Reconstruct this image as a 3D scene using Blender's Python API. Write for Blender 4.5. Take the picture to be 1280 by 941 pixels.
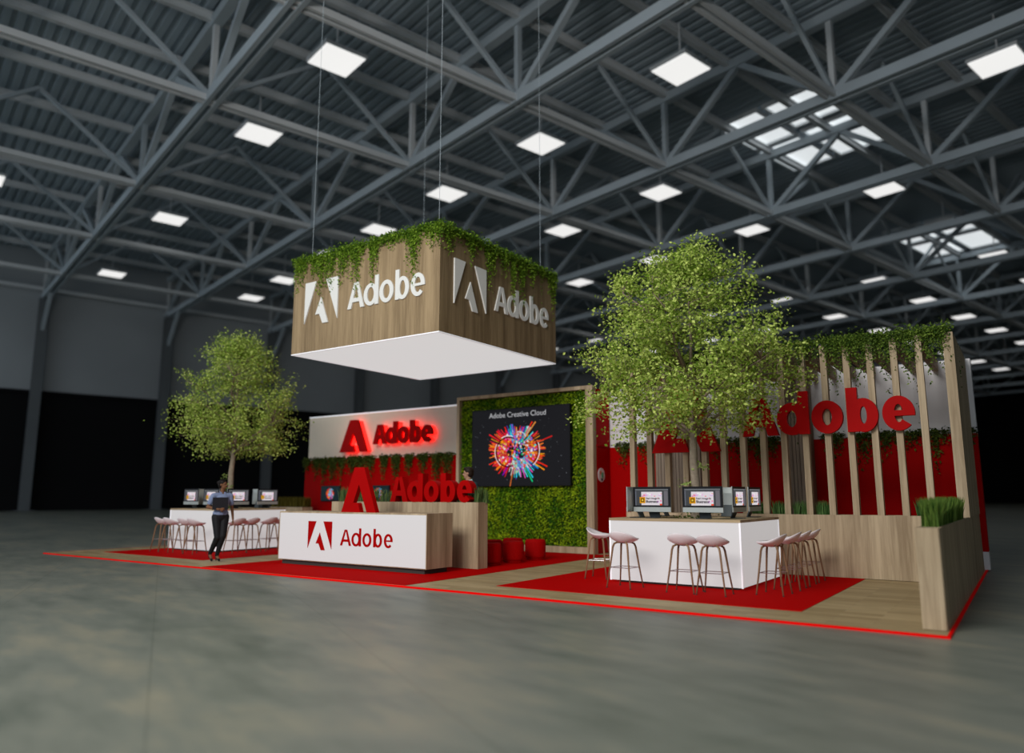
import bpy, math, random
from mathutils import Vector, Matrix
from math import sin, cos, pi, radians as R
S = bpy.context.scene
for o in list(bpy.data.objects): bpy.data.objects.remove(o)
COL = S.collection

# ---------------------------------------------------------------- camera, world, exposure
cam = bpy.data.cameras.new('camera'); camo = bpy.data.objects.new('camera', cam); COL.objects.link(camo)
cam.sensor_width = 36; cam.lens = 925.9/1280*36
PITCH, YAW = .15924, .60372
camo.location = (0, 0, 1.38); camo.rotation_euler = (pi/2+PITCH, 0, YAW)
cam.clip_end = 400; cam.clip_start = .05
cam.dof.use_dof = True; cam.dof.focus_distance = 12.5; cam.dof.aperture_fstop = .37
S.camera = camo
S.view_settings.view_transform = 'Standard'; S.view_settings.look = 'None'
S.view_settings.exposure = 0; S.view_settings.gamma = 1; S.view_settings.use_curve_mapping = False
W = bpy.data.worlds.new('world'); S.world = W; W.use_nodes = True
W.node_tree.nodes['Background'].inputs[0].default_value = (.80, .90, 1, 1)
W.node_tree.nodes['Background'].inputs[1].default_value = .74
LAMP = .85
# added area light, unseen behind the camera, makes up for the dim hall lamps
fl = bpy.data.lights.new('fill_light', 'AREA'); fl.shape = 'RECTANGLE'; fl.size = 9; fl.size_y = 5; fl.energy = 2600; fl.color = (1, .97, .93)
flo = bpy.data.objects.new('fill_light', fl); COL.objects.link(flo); flo.location = (-6, -6, 11)
flo.rotation_euler = (Vector((-9.5, 13.5, 1)) - flo.location).to_track_quat('-Z', 'Y').to_euler()

# ---------------------------------------------------------------- helpers
def tag(o, label=None, cat=None, group=None, kind=None):
    if label: o['label'] = label
    if cat: o['category'] = cat
    if group: o['group'] = group
    if kind: o['kind'] = kind
    return o
def empty(name, loc, label, cat, group=None, rz=0):
    o = bpy.data.objects.new(name, None); COL.objects.link(o); o.location = loc; o.rotation_euler = (0, 0, rz)
    o.empty_display_size = .1
    return tag(o, label, cat, group)
def copy_tree(o, parent=None):
    c = o.copy(); COL.objects.link(c); c.parent = parent
    for ch in list(o.children): copy_tree(ch, c)
    return c
class MB:
    def __init__(s): s.v = []; s.f = []; s.m = []; s.c = []; s.mi = 0; s.col = None
    def face(s, idx):
        s.f.append(idx); s.m.append(s.mi); s.c.append(s.col)
    def box(s, x0, y0, z0, x1, y1, z1):
        n = len(s.v)
        s.v += [(x, y, z) for z in (z0, z1) for y in (y0, y1) for x in (x0, x1)]
        for q in ((0, 2, 3, 1), (4, 5, 7, 6), (0, 1, 5, 4), (2, 6, 7, 3), (0, 4, 6, 2), (1, 3, 7, 5)): s.face([n+i for i in q])
        return s
    def bevbox(s, x0, y0, z0, x1, y1, z1, b):
        # box with chamfered vertical edges and chamfered top
        def ring(i, z): return [(x0+i+b, y0+i, z), (x1-i-b, y0+i, z), (x1-i, y0+i+b, z), (x1-i, y1-i-b, z), (x1-i-b, y1-i, z), (x0+i+b, y1-i, z), (x0+i, y1-i-b, z), (x0+i, y0+i+b, z)]
        rs = [ring(b*.6, z0), ring(0, z0+b*.6), ring(0, z1-b*.6), ring(b*.6, z1)]
        s.loft(rs); return s
    def loft(s, rings, cap=True, closed=True):
        n0 = len(s.v); k = len(rings[0])
        for r in rings: s.v += [tuple(p) for p in r]
        for j in range(len(rings)-1):
            for i in range(k if closed else k-1):
                a = n0+j*k+i; b = n0+j*k+(i+1) % k
                s.face([a, b, b+k, a+k])
        if cap:
            s.face([n0+i for i in range(k)][::-1]); s.face([n0+(len(rings)-1)*k+i for i in range(k)])
        return s
    def poly(s, pts):
        n = len(s.v); s.v += [tuple(p) for p in pts]; s.face(list(range(n, n+len(pts)))); return s
    def prism(s, pts, y0, y1):      # polygon in XZ extruded along Y
        n = len(s.v); k = len(pts)
        s.v += [(x, y0, z) for x, z in pts] + [(x, y1, z) for x, z in pts]
        s.face(list(range(n, n+k))); s.face(list(range(n+2*k-1, n+k-1, -1)))
        for i in range(k):
            j = (i+1) % k; s.face([n+j, n+i, n+k+i, n+k+j])
        return s
    def ribbon(s, outer, inner, y0, y1, closed=True):
        n = len(s.v); k = len(outer)
        for y in (y0, y1): s.v += [(x, y, z) for x, z in outer] + [(x, y, z) for x, z in inner]
        for i in range(k if closed else k-1):
            j = (i+1) % k; o, oi, b, bi = n+i, n+k+i, n+2*k+i, n+3*k+i; o2, oi2, b2, bi2 = n+j, n+k+j, n+2*k+j, n+3*k+j
            s.face([o, o2, oi2, oi]); s.face([b, bi, bi2, b2]); s.face([o, b, b2, o2]); s.face([oi, oi2, bi2, bi])
        if not closed:
            s.face([n, n+k, n+3*k, n+2*k]); e = k-1; s.face([n+e, n+2*k+e, n+3*k+e, n+k+e])
        return s
    def tube(s, pts, rad, seg=8):
        pts = [Vector(p) for p in pts]; rad = rad if isinstance(rad, (list, tuple)) else [rad]*len(pts)
        rings = []; up = None
        for i, p in enumerate(pts):
            d = (pts[min(i+1, len(pts)-1)]-pts[max(i-1, 0)]).normalized()
            if up is None: up = d.orthogonal().normalized()
            up = (up-d*up.dot(d)).normalized() if (up-d*up.dot(d)).length > 1e-4 else d.orthogonal().normalized()
            w = d.cross(up); r = rad[i]
            rings.append([p+up*(r*cos(2*pi*k/seg))+w*(r*sin(2*pi*k/seg)) for k in range(seg)])
        s.loft(rings); return s
    def beam(s, a, b, w, h, up=(0, 0, 1)):
        a = Vector(a); b = Vector(b); d = (b-a).normalized(); u = Vector(up)
        if abs(d.dot(u)) > .98: u = Vector((1, 0, 0))
        x = d.cross(u).normalized(); y = x.cross(d).normalized()
        s.loft([[p+x*i*w/2+y*j*h/2 for i, j in ((-1, -1), (1, -1), (1, 1), (-1, 1))] for p in (a, b)]); return s
    def lathe(s, prof, c=(0, 0, 0), seg=24):
        s.loft([[(c[0]+r*cos(2*pi*k/seg), c[1]+r*sin(2*pi*k/seg), c[2]+z) for k in range(seg)] for r, z in prof]); return s
    def ell(s, c, r, seg=16, rings=10, rot=None):
        c = Vector(c); n = []
        for j in range(rings+1):
            t = pi*j/rings; row = []
            for k in range(seg):
                p = Vector((r[0]*max(sin(t), .02)*cos(2*pi*k/seg), r[1]*max(sin(t), .02)*sin(2*pi*k/seg), -r[2]*cos(t)))
                if rot: p = rot @ p
                row.append(c+p)
            n.append(row)
        s.loft(n); return s
    def limb(s, pts, rad, seg=12):     # tapered limb with rounded joints, for the remeshed bodies
        for i in range(len(pts)-1): s.tube([pts[i], pts[i+1]], [rad[i], rad[i+1]], seg)
        for p, r in zip(pts, rad): s.ell(p, (r, r, r), 12, 8)
        return s
    def build(s, name, mats, parent=None, smooth=False, loc=None, rz=0):
        me = bpy.data.meshes.new(name); me.from_pydata(s.v, [], s.f)
        if not isinstance(mats, (list, tuple)): mats = [mats]
        for m in mats: me.materials.append(m)
        if len(mats) > 1: me.polygons.foreach_set('material_index', s.m)
        if any(c is not None for c in s.c):
            at = me.color_attributes.new('Col', 'FLOAT_COLOR', 'CORNER'); buf = []
            for p in me.polygons: buf += list((*(s.c[p.index] or (1, 1, 1)), 1))*p.loop_total
            at.data.foreach_set('color', buf)
        if smooth: me.shade_smooth()
        me.update()
        o = bpy.data.objects.new(name, me); COL.objects.link(o); o.parent = parent
        if loc is not None: o.location = loc
        o.rotation_euler = (0, 0, rz)
        return o
def remesh(o, voxel, smooth=4, fac=.5):
    m = o.modifiers.new('r', 'REMESH'); m.mode = 'VOXEL'; m.voxel_size = voxel; m.use_smooth_shade = True
    if smooth: k = o.modifiers.new('s', 'SMOOTH'); k.iterations = smooth; k.factor = fac
    dg = bpy.context.evaluated_depsgraph_get(); dg.update()
    me = bpy.data.meshes.new_from_object(o.evaluated_get(dg)); old = o.data
    o.modifiers.clear(); mats = list(old.materials); o.data = me
    if not me.materials:
        for x in mats: me.materials.append(x)
    me.shade_smooth(); return o
def text_into(mb, string, x, z, width, y, size=1.0, extrude=0, bold=0):
    cu = bpy.data.curves.new('t', 'FONT'); cu.body = string; cu.size = size; cu.offset = bold; cu.resolution_u = 3
    o = bpy.data.objects.new('t', cu); COL.objects.link(o); dg = bpy.context.evaluated_depsgraph_get(); dg.update()
    me = bpy.data.meshes.new_from_object(o.evaluated_get(dg))
    xs = [v.co.x for v in me.vertices]; k = width/(max(xs)-min(xs)); n = len(mb.v); x0 = min(xs)
    mb.v += [(x+(v.co.x-x0)*k, y, z+v.co.y*k) for v in me.vertices]
    for p in me.polygons: mb.face([n+i for i in p.vertices])
    bpy.data.objects.remove(o); bpy.data.meshes.remove(me)

# ---------------------------------------------------------------- materials
def nt(name):
    m = bpy.data.materials.new(name); m.use_nodes = True; t = m.node_tree; return m, t, t.nodes['Principled BSDF']
def plain(name, col, rough=.5, metal=0, emit=None, es=0, noise=0, scale=8, bump=0, spec=.12):
    m, t, b = nt(name); b.inputs['Specular IOR Level'].default_value = spec; b.inputs['Base Color'].default_value = (*col, 1); b.inputs['Roughness'].default_value = rough; b.inputs['Metallic'].default_value = metal
    if emit: b.inputs['Emission Color'].default_value = (*emit, 1); b.inputs['Emission Strength'].default_value = es
    tc = t.nodes.new('ShaderNodeTexCoord'); n = t.nodes.new('ShaderNodeTexNoise'); n.inputs['Scale'].default_value = scale; n.inputs['Detail'].default_value = 5
    t.links.new(tc.outputs['Object'], n.inputs['Vector'])
    mx = t.nodes.new('ShaderNodeMix'); mx.data_type = 'RGBA'
    mx.inputs[6].default_value = (*[c*(1-noise) for c in col], 1); mx.inputs[7].default_value = (*[min(1, c*(1+noise)) for c in col], 1)
    t.links.new(n.outputs['Fac'], mx.inputs[0]); t.links.new(mx.outputs[2], b.inputs['Base Color'])
    if bump:
        bp = t.nodes.new('ShaderNodeBump'); bp.inputs['Strength'].default_value = bump; bp.inputs['Distance'].default_value = .02
        t.links.new(n.outputs['Fac'], bp.inputs['Height']); t.links.new(bp.outputs[0], b.inputs['Normal'])
    return m
def wood(name, a, b_, scl=(14, 14, .7), band=5.5, gap=True):
    m, t, b = nt(name); b.inputs['Roughness'].default_value = .6; b.inputs['Specular IOR Level'].default_value = .15
    tc = t.nodes.new('ShaderNodeTexCoord'); mp = t.nodes.new('ShaderNodeMapping'); mp.inputs['Scale'].default_value = scl
    t.links.new(tc.outputs['Object'], mp.inputs[0])
    n = t.nodes.new('ShaderNodeTexNoise'); n.inputs['Scale'].default_value = 1.6; n.inputs['Detail'].default_value = 8; n.inputs['Roughness'].default_value = .65
    n.inputs['Distortion'].default_value = .35; t.links.new(mp.outputs[0], n.inputs['Vector'])
    mp2 = t.nodes.new('ShaderNodeMapping'); mp2.inputs['Scale'].default_value = [c*.35 for c in scl]; t.links.new(tc.outputs['Object'], mp2.inputs[0])
    n2 = t.nodes.new('ShaderNodeTexNoise'); n2.inputs['Scale'].default_value = 1; n2.inputs['Detail'].default_value = 2; t.links.new(mp2.outputs[0], n2.inputs['Vector'])
    ad = t.nodes.new('ShaderNodeMath'); ad.operation = 'ADD'; t.links.new(n.outputs['Fac'], ad.inputs[0]); t.links.new(n2.outputs['Fac'], ad.inputs[1])
    r = t.nodes.new('ShaderNodeMapRange'); r.inputs[1].default_value = .75; r.inputs[2].default_value = 1.25; t.links.new(ad.outputs[0], r.inputs[0])
    mx = t.nodes.new('ShaderNodeMix'); mx.data_type = 'RGBA'; mx.inputs[6].default_value = (*a, 1); mx.inputs[7].default_value = (*b_, 1)
    t.links.new(r.outputs[0], mx.inputs[0]); t.links.new(mx.outputs[2], b.inputs['Base Color'])
    return m
M = {}
M['wood'] = wood('oak veneer', (.30, .22, .135), (.54, .425, .28))
M['woodbox'] = wood('warm oak veneer', (.21, .145, .078), (.40, .29, .165))
M['woodgrey'] = wood('grey oak board', (.21, .16, .12), (.36, .285, .22), scl=(22, 22, .5))
M['worktop'] = wood('oak worktop', (.30, .22, .13), (.48, .37, .22), scl=(1, 9, 9))
M['leg'] = wood('stool leg wood', (.17, .095, .05), (.30, .18, .10), scl=(9, 9, 2))
M['red'] = plain('red lacquer', (.40, 0, 0), .6, noise=.04, spec=.05)
M['redsign'] = plain('red sign lacquer', (.40, .0, .0), .5, noise=.03, spec=.06)
M['redtrim'] = plain('bright red edge', (.78, .0, .0), .6, emit=(1, 0, 0), es=.05, spec=.05)
M['carpet'] = plain('red carpet', (.47, 0, 0), .95, noise=.1, scale=60, bump=.2, spec=.03)
M['redfab'] = plain('red upholstery', (.42, .0, .0), .8, noise=.1, scale=40, bump=.15)
M['white'] = plain('white laminate', (.78, .76, .77), .5, noise=.02)
M['cream'] = plain('cream board', (.76, .67, .54), .6, noise=.03)
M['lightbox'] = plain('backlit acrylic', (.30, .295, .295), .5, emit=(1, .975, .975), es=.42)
M['ceilinglight'] = plain('backlit stretched fabric', (.22, .22, .22), .7, emit=(1, .985, .98), es=.60)
M['edgewhite'] = plain('white edge strip', (.85, .85, .9), .4, emit=(.95, .97, 1), es=.35)
M['signwhite'] = plain('white sign acrylic', (.74, .74, .71), .4, emit=(1, 1, .97), es=.06)
M['halo'] = plain('red led halo', (.8, .02, .02), .5, emit=(1, .015, .01), es=2.6)
M['black'] = plain('black plastic', (.012, .012, .014), .35)
M['plinth'] = plain('dark plinth', (.05, .045, .04), .6)
M['alu'] = plain('brushed aluminium', (.42, .45, .44), .42, .35, noise=.05)
M['alud'] = plain('dark stand', (.06, .07, .075), .4, .3)
M['shell'] = plain('pale pink stool shell', (.84, .77, .79), .45, noise=.02)
M['chrome'] = plain('steel ring', (.45, .43, .45), .3, .8)
M['bark'] = plain('tree bark', (.30, .24, .18), .9, noise=.55, scale=14, bump=.6)
M['barkl'] = plain('pale branch bark', (.26, .20, .15), .9, noise=.4, scale=20, bump=.3)
M['soil'] = plain('potting soil', (.04, .03, .02), .95, noise=.4, scale=40, bump=.5)
M['steel'] = plain('painted roof steel', (.50, .57, .62), .6, 0, noise=.12, scale=.6)
M['steell'] = plain('pale painted steel', (.76, .79, .81), .6, 0, noise=.1, scale=.6)
M['deck'] = plain('corrugated roof sheet', (.42, .50, .56), .7, 0, noise=.25, scale=.12)
M['walllit'] = plain('lit grey cladding', (.40, .43, .45), .7, noise=.25, scale=.09)  # lighter tone stands in for light on the upper hall wall
M['wallshade'] = plain('black shade cladding', (.010, .010, .011), .9, noise=.2, scale=.1)  # black stands in for the shade low on the hall wall
M['col'] = plain('grey column paint', (.15, .165, .175), .6, noise=.2, scale=.2)
M['lamp'] = plain('lamp diffuser', (.8, .8, .8), .5, emit=(1, .99, .97), es=LAMP)
M['sky'] = plain('skylight glass', (.6, .62, .62), .3, emit=(.93, .98, 1), es=.72, noise=.1, scale=.4)
M['skin1'] = plain('brown skin', (.20, .095, .05), .5, noise=.08)
M['skin2'] = plain('light skin', (.42, .23, .15), .5, noise=.06)
M['hair'] = plain('black hair', (.012, .009, .008), .5)
M['hair2'] = plain('dark brown hair', (.02, .012, .008), .5)
M['blouse'] = plain('blue grey cotton', (.22, .27, .42), .8, noise=.12, scale=30, bump=.2)
M['trouser'] = plain('black trousers', (.014, .014, .016), .6, noise=.2)
M['suit'] = plain('dark teal suit', (.02, .045, .05), .7, noise=.1)
M['shirt'] = plain('white shirt', (.55, .75, .75), .7)
M['folder'] = plain('dark leather folder', (.02, .02, .024), .45)
M['paper'] = plain('paper edge', (.6, .6, .58), .8)
M['lip'] = plain('lips', (.22, .03, .03), .4)
M['eye'] = plain('eye', (.03, .02, .02), .2)
def attr_mat(name, rough=.6, emis=0, trans=0):
    m, t, b = nt(name); a = t.nodes.new('ShaderNodeAttribute'); a.attribute_name = 'Col'; b.inputs['Specular IOR Level'].default_value = .1
    if not emis: t.links.new(a.outputs['Color'], b.inputs['Base Color']); b.inputs['Roughness'].default_value = rough
    if emis: t.links.new(a.outputs['Color'], b.inputs['Emission Color']); b.inputs['Emission Strength'].default_value = emis; b.inputs['Base Color'].default_value = (0, 0, 0, 1)
    if trans:
        tr = t.nodes.new('ShaderNodeBsdfTranslucent'); t.links.new(a.outputs['Color'], tr.inputs['Color'])
        mx = t.nodes.new('ShaderNodeMixShader'); mx.inputs[0].default_value = trans
        t.links.new(b.outputs[0], mx.inputs[1]); t.links.new(tr.outputs[0], mx.inputs[2]); t.links.new(mx.outputs[0], t.nodes['Material Output'].inputs[0])
    return m
M['leaf'] = attr_mat('leaves', .5, 0, .35)
M['moss'] = attr_mat('moss leaves', .7)
M['screen'] = attr_mat('lit display', .3, .85)
def floor_mat():
    m, t, b = nt('hall concrete'); b.inputs['Roughness'].default_value = .42; b.inputs['Specular IOR Level'].default_value = .35
    tc = t.nodes.new('ShaderNodeTexCoord')
    n = t.nodes.new('ShaderNodeTexNoise'); n.inputs['Scale'].default_value = .45; n.inputs['Detail'].default_value = 9; n.inputs['Roughness'].default_value = .62
    n2 = t.nodes.new('ShaderNodeTexNoise'); n2.inputs['Scale'].default_value = 2.2; n2.inputs['Detail'].default_value = 6
    mpn = t.nodes.new('ShaderNodeMapping'); mpn.inputs['Rotation'].default_value = (0, 0, R(25)); mpn.inputs['Scale'].default_value = (.55, 1.6, 1)
    t.links.new(tc.outputs['Object'], mpn.inputs[0])
    for x in (n, n2): t.links.new(mpn.outputs[0], x.inputs['Vector'])
    r = t.nodes.new('ShaderNodeValToRGB'); e = r.color_ramp.elements
    e[0].position = .34; e[0].color = (.105, .122, .10, 1); e[1].position = .68; e[1].color = (.29, .268, .195, 1)
    md = e.new(.5); md.color = (.180, .192, .160, 1)
    ad = t.nodes.new('ShaderNodeMix'); ad.inputs[0].default_value = .35; t.links.new(n.outputs['Fac'], ad.inputs[2]); t.links.new(n2.outputs['Fac'], ad.inputs[3]); t.links.new(ad.outputs[0], r.inputs[0])
    br = t.nodes.new('ShaderNodeTexBrick'); mp = t.nodes.new('ShaderNodeMapping'); mp.inputs['Rotation'].default_value = (0, 0, R(15.24))
    t.links.new(tc.outputs['Object'], mp.inputs[0]); t.links.new(mp.outputs[0], br.inputs['Vector'])
    br.inputs['Color1'].default_value = (1, 1, 1, 1); br.inputs['Color2'].default_value = (.93, .95, .97, 1); br.inputs['Mortar'].default_value = (.72, .74, .74, 1)
    br.inputs['Scale'].default_value = 1; br.inputs['Brick Width'].default_value = 3.6; br.inputs['Row Height'].default_value = 1.8; br.inputs['Mortar Size'].default_value = .012; br.offset = .5
    br.inputs['Mortar Smooth'].default_value = .6
    mu = t.nodes.new('ShaderNodeMix'); mu.data_type = 'RGBA'; mu.blend_type = 'MULTIPLY'; mu.inputs[0].default_value = .75
    t.links.new(r.outputs[0], mu.inputs[6]); t.links.new(br.outputs[0], mu.inputs[7]); t.links.new(mu.outputs[2], b.inputs['Base Color'])
    bp = t.nodes.new('ShaderNodeBump'); bp.inputs['Strength'].default_value = .08; t.links.new(n2.outputs['Fac'], bp.inputs['Height']); t.links.new(bp.outputs[0], b.inputs['Normal'])
    return m
M['floor'] = floor_mat()
def plank_mat():
    m, t, b = nt('oak floor planks'); b.inputs['Roughness'].default_value = .5; b.inputs['Specular IOR Level'].default_value = .2
    tc = t.nodes.new('ShaderNodeTexCoord'); br = t.nodes.new('ShaderNodeTexBrick'); t.links.new(tc.outputs['Object'], br.inputs['Vector'])
    br.inputs['Color1'].default_value = (.31, .225, .11, 1); br.inputs['Color2'].default_value = (.44, .335, .18, 1); br.inputs['Mortar'].default_value = (.26, .20, .12, 1)
    br.inputs['Scale'].default_value = 1; br.inputs['Brick Width'].default_value = .9; br.inputs['Row Height'].default_value = .16; br.inputs['Mortar Size'].default_value = .003; br.inputs['Bias'].default_value = 0
    mp = t.nodes.new('ShaderNodeMapping'); mp.inputs['Scale'].default_value = (1.2, 14, 1); t.links.new(tc.outputs['Object'], mp.inputs[0])
    n = t.nodes.new('ShaderNodeTexNoise'); n.inputs['Scale'].default_value = 1.5; n.inputs['Detail'].default_value = 7; t.links.new(mp.outputs[0], n.inputs['Vector'])
    r = t.nodes.new('ShaderNodeMapRange'); r.inputs[1].default_value = .3; r.inputs[2].default_value = .7; r.inputs[3].default_value = .8; r.inputs[4].default_value = 1.2; t.links.new(n.outputs['Fac'], r.inputs[0])
    mu = t.nodes.new('ShaderNodeVectorMath'); mu.operation = 'SCALE'; t.links.new(br.outputs[0], mu.inputs[0]); t.links.new(r.outputs[0], mu.inputs['Scale']); t.links.new(mu.outputs[0], b.inputs['Base Color'])
    return m
M['plank'] = plank_mat()

# ---------------------------------------------------------------- the hall
HA = R(-15.24)
def hw(x, y, z=0): return (x*cos(HA)-y*sin(HA), x*sin(HA)+y*cos(HA), z)
ZF = -.026
HX0, HX1, HY0, HY1 = -82, 42, -12, 166
tag(MB().box(HX0-1, -50, -.4, 60, HY1, 0).build('floor', M['floor'], loc=hw(0, 0, ZF), rz=HA), kind='structure')
deck = MB(); prof = []; y = HY0; P_ = .62
while y < HY1:
    prof += [(y, 0), (y+P_*.5, 0), (y+P_*.6, .16), (y+P_*.9, .16)]; y += P_
n0 = len(prof); deck.v = [(HX0, a, 24.75+b) for a, b in prof]+[(HX1, a, 24.75+b) for a, b in prof]+[(HX0, a, 25.1) for a, b in prof]+[(HX1, a, 25.1) for a, b in prof]
for i in range(n0-1): deck.face([i, i+1, n0+i+1, n0+i]); deck.face([2*n0+i, 3*n0+i, 3*n0+i+1, 2*n0+i+1])
tag(deck.build('ceiling', M['deck'], loc=(0, 0, 0), rz=HA), kind='structure')
wl = MB(); y = HY0
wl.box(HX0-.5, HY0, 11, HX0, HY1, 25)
tag(wl.build('wall_left', M['walllit'], rz=HA), kind='structure')
tag(MB().box(HX0-.5, HY0, ZF, HX0+.05, HY1, 11).build('wall_left_lower', M['wallshade'], rz=HA), kind='structure')  # lower wall: fade into shade put in as black colour
tag(MB().box(HX1, -50, ZF, HX1+.5, HY1, 25).build('wall_right', M['white'], rz=HA), kind='structure')  # unseen hall wall, added to block ambient light from the right
tag(MB().box(HX0, HY1, ZF, 60, HY1+.5, 25).build('wall_back', M['wallshade'], rz=HA), kind='structure')
tag(MB().box(HX0, HY0, 10.85, HX0+.35, HY1, 11.15).build('trim_1', M['wallshade'], rz=HA), kind='structure')
tag(MB().box(HX0+.3, HY0, 20.75, HX0+.6, HY1, 21.1).build('trim_2', M['steell'], rz=HA), kind='structure')

TY = [10.2+11.2*i for i in range(-1, 14)]
NB = [-82, -71, -59, -47, -34.3, -24.9, -15, -5, 5, 15]
NT = [(NB[i]+NB[i+1])/2 for i in range(len(NB)-1)]
def make_truss():
    t = empty('roof_truss', (0, 0, 0), 'blue grey steel lattice truss spanning the hall roof', 'truss', 'lattice trusses under the hall roof')
    MB().beam((-82, -.22, 20), (15, -.22, 20), .2, .5).beam((-82, .22, 20), (15, .22, 20), .2, .5).build('bottom_chord', M['steel'], t)
    MB().beam((-82, 0, 24.1), (15, 0, 24.1), .5, .5).build('top_chord', M['steel'], t)
    for i, x in enumerate(NB):
        MB().beam((x, 0, 20), (x, 0, 24), .26, .26).build('vertical_strut', M['steel'] if i % 2 else M['steell'], t)
    for i, x in enumerate(NT):
        for e in (NB[i], NB[i+1]): MB().beam((e, 0, 20.1), (x, 0, 24), .3, .3).build('diagonal_brace', M['steel'], t)
    return t
tr0 = make_truss()
ORD = ['first', 'second', 'third', 'fourth', 'fifth', 'sixth', 'seventh', 'eighth', 'ninth', 'tenth', 'eleventh', 'twelfth', 'thirteenth', 'fourteenth', 'fifteenth', 'sixteenth', 'seventeenth', 'eighteenth', 'nineteenth']
for i, y in enumerate(TY):
    t = tr0 if i == 0 else copy_tree(tr0); t['label'] = 'blue grey steel lattice truss crossing the hall roof, %s counted from the camera' % ORD[i]
    t.location = hw(0, y); t.rotation_euler = (0, 0, HA)
def make_tie():
    t = empty('longitudinal_brace', (0, 0, 0), 'steel bracing line running lengthwise between the roof trusses', 'bracing', 'bracing lines between the roof trusses')
    MB().beam((-.18, TY[0], 19.95), (-.18, TY[-1], 19.95), .16, .3).beam((.18, TY[0], 19.95), (.18, TY[-1], 19.95), .16, .3).build('bottom_tie', M['steell'], t)
    for i in range(len(TY)-1):
        a, b = TY[i], TY[i+1]
        for e in (a, b): MB().beam((0, e, 20.1), (0, (a+b)/2, 24.2), .2, .2).build('diagonal_brace', M['steel'], t)
    return t
ti0 = make_tie()
for i, x in enumerate((-71, -59, -47, -34.3, -24.9, -15, -5)):
    t = ti0 if i == 0 else copy_tree(ti0); t['label'] = 'steel bracing line running lengthwise between the roof trusses, %s from the left hall wall' % ORD[i]
    t.location = hw(x, 0); t.rotation_euler = (0, 0, HA)
pm = MB().beam((0, HY0, 24.45), (0, HY1, 24.45), .32, .08).beam((0, HY0, 24.25), (0, HY1, 24.25), .08, .4).beam((0, HY0, 24.08), (0, HY1, 24.08), .3, .06).build('roof_purlin', M['steell'])
tag(pm, 'pale steel purlin running lengthwise under the corrugated roof', 'purlin', 'purlins under the corrugated roof')
for i, x in enumerate([-78.5, -73.6, -68.7, -63.8, -58.9, -54, -49.1, -44.3, -39.3, -34.4, -29.5, -24.6, -20.5, -16.7, -13, -8, -3, 3, 9]):
    p = pm if i == 0 else pm.copy()
    if i: COL.objects.link(p)
    p['label'] = 'pale steel purlin under the corrugated roof, %s from the left hall wall' % ORD[i]
    p.location = hw(x, 0); p.rotation_euler = (0, 0, HA)
def make_column():
    t = empty('steel_column', (0, 0, 0), 'tall grey steel column against the dark hall wall', 'column', 'columns along the hall wall')
    MB().box(-.45, -.42, 0, -.36, .42, 20).box(.36, -.42, 0, .45, .42, 20).box(-.36, -.06, 0, .36, .06, 20).build('shaft', M['col'], t)
    MB().beam((0, 0, 16.5), (3.2, 0, 19.9), .3, .3).build('knee_brace', M['steel'], t)
    MB().box(-.6, -.85, 0, .6, .85, .06).build('base_plate', M['col'], t)
    return t
c0 = make_column()
for i, y in enumerate(TY):
    t = c0 if i == 0 else copy_tree(c0); t['label'] = 'tall grey steel column against the dark left hall wall, %s counted from the camera' % ORD[i]
    t.location = hw(HX0+.95, y, ZF); t.rotation_euler = (0, 0, HA)
def make_lamp():
    t = empty('hanging_lamp', (0, 0, 0), 'square white hall lamp hanging from the roof on a rod', 'lamp', 'square hall lamps')
    MB().box(-1, -1, 0, 1, 1, .05).build('diffuser', M['lamp'], t)
    MB().box(-1.08, -1.08, .05, 1.08, 1.08, .22).box(-.4, -.4, .22, .4, .4, .5).build('housing', M['steell'], t)
    MB().beam((0, 0, .5), (0, 0, 2.6), .07, .07).build('suspension_rod', M['steell'], t)
    return t
l0 = make_lamp(); first = True
for ry, hy in enumerate((3.2, 14.7, 28, 39.2, 50.4, 61, 72.3, 83.5, 95, 106, 117.5, 129, 140)):
    for rx, hx in enumerate((-76, -67.5, -57.6, -49.5, -40.2, -30.5, -20.3, -10, 0)):
        if hy in (39.2,) and hx in (-20.3,): continue
        if hy == 28 and hx == -10: continue
        if hy == 14.7 and hx in (-49.5, -67.5): continue
        if hy == 3.2 and hx in (-30.5, -40.2, -49.5): continue
        if hy > 90 and hx in (-67.5, -49.5): continue
        t = l0 if first else copy_tree(l0); first = False; t['label'] = 'square white hall lamp, %s row from the camera, %s from the left wall' % (ORD[ry], ORD[rx])
        t.location = hw(hx, hy, 22); t.rotation_euler = (0, 0, HA)
n = 1
for (x0, x1, y0, y1) in ((-25.4, -22.6, 38.6, 43), (-22.0, -18.9, 38.6, 42.2), (-25.4, -22.6, 43.6, 48.2), (-22.0, -18.9, 43.2, 48.2), (-27, -24.1, 66.5, 71), (-23.5, -20.6, 66.5, 71), (-27, -24.1, 72, 77), (-23.5, -20.6, 72, 77)):
    w = MB().box(x0, y0, 24.66, x1, y1, 24.7).build('window_%d' % n, M['sky'], rz=HA); tag(w, kind='structure')
    fr = MB().box(x0-.15, y0-.15, 24.5, x0, y1+.15, 24.74).box(x1, y0-.15, 24.5, x1+.15, y1+.15, 24.74).box(x0, y0-.15, 24.5, x1, y0, 24.74).box(x0, y1, 24.5, x1, y1+.15, 24.74)
    fr.build('window_frame', M['steell'], w); n += 1

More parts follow.
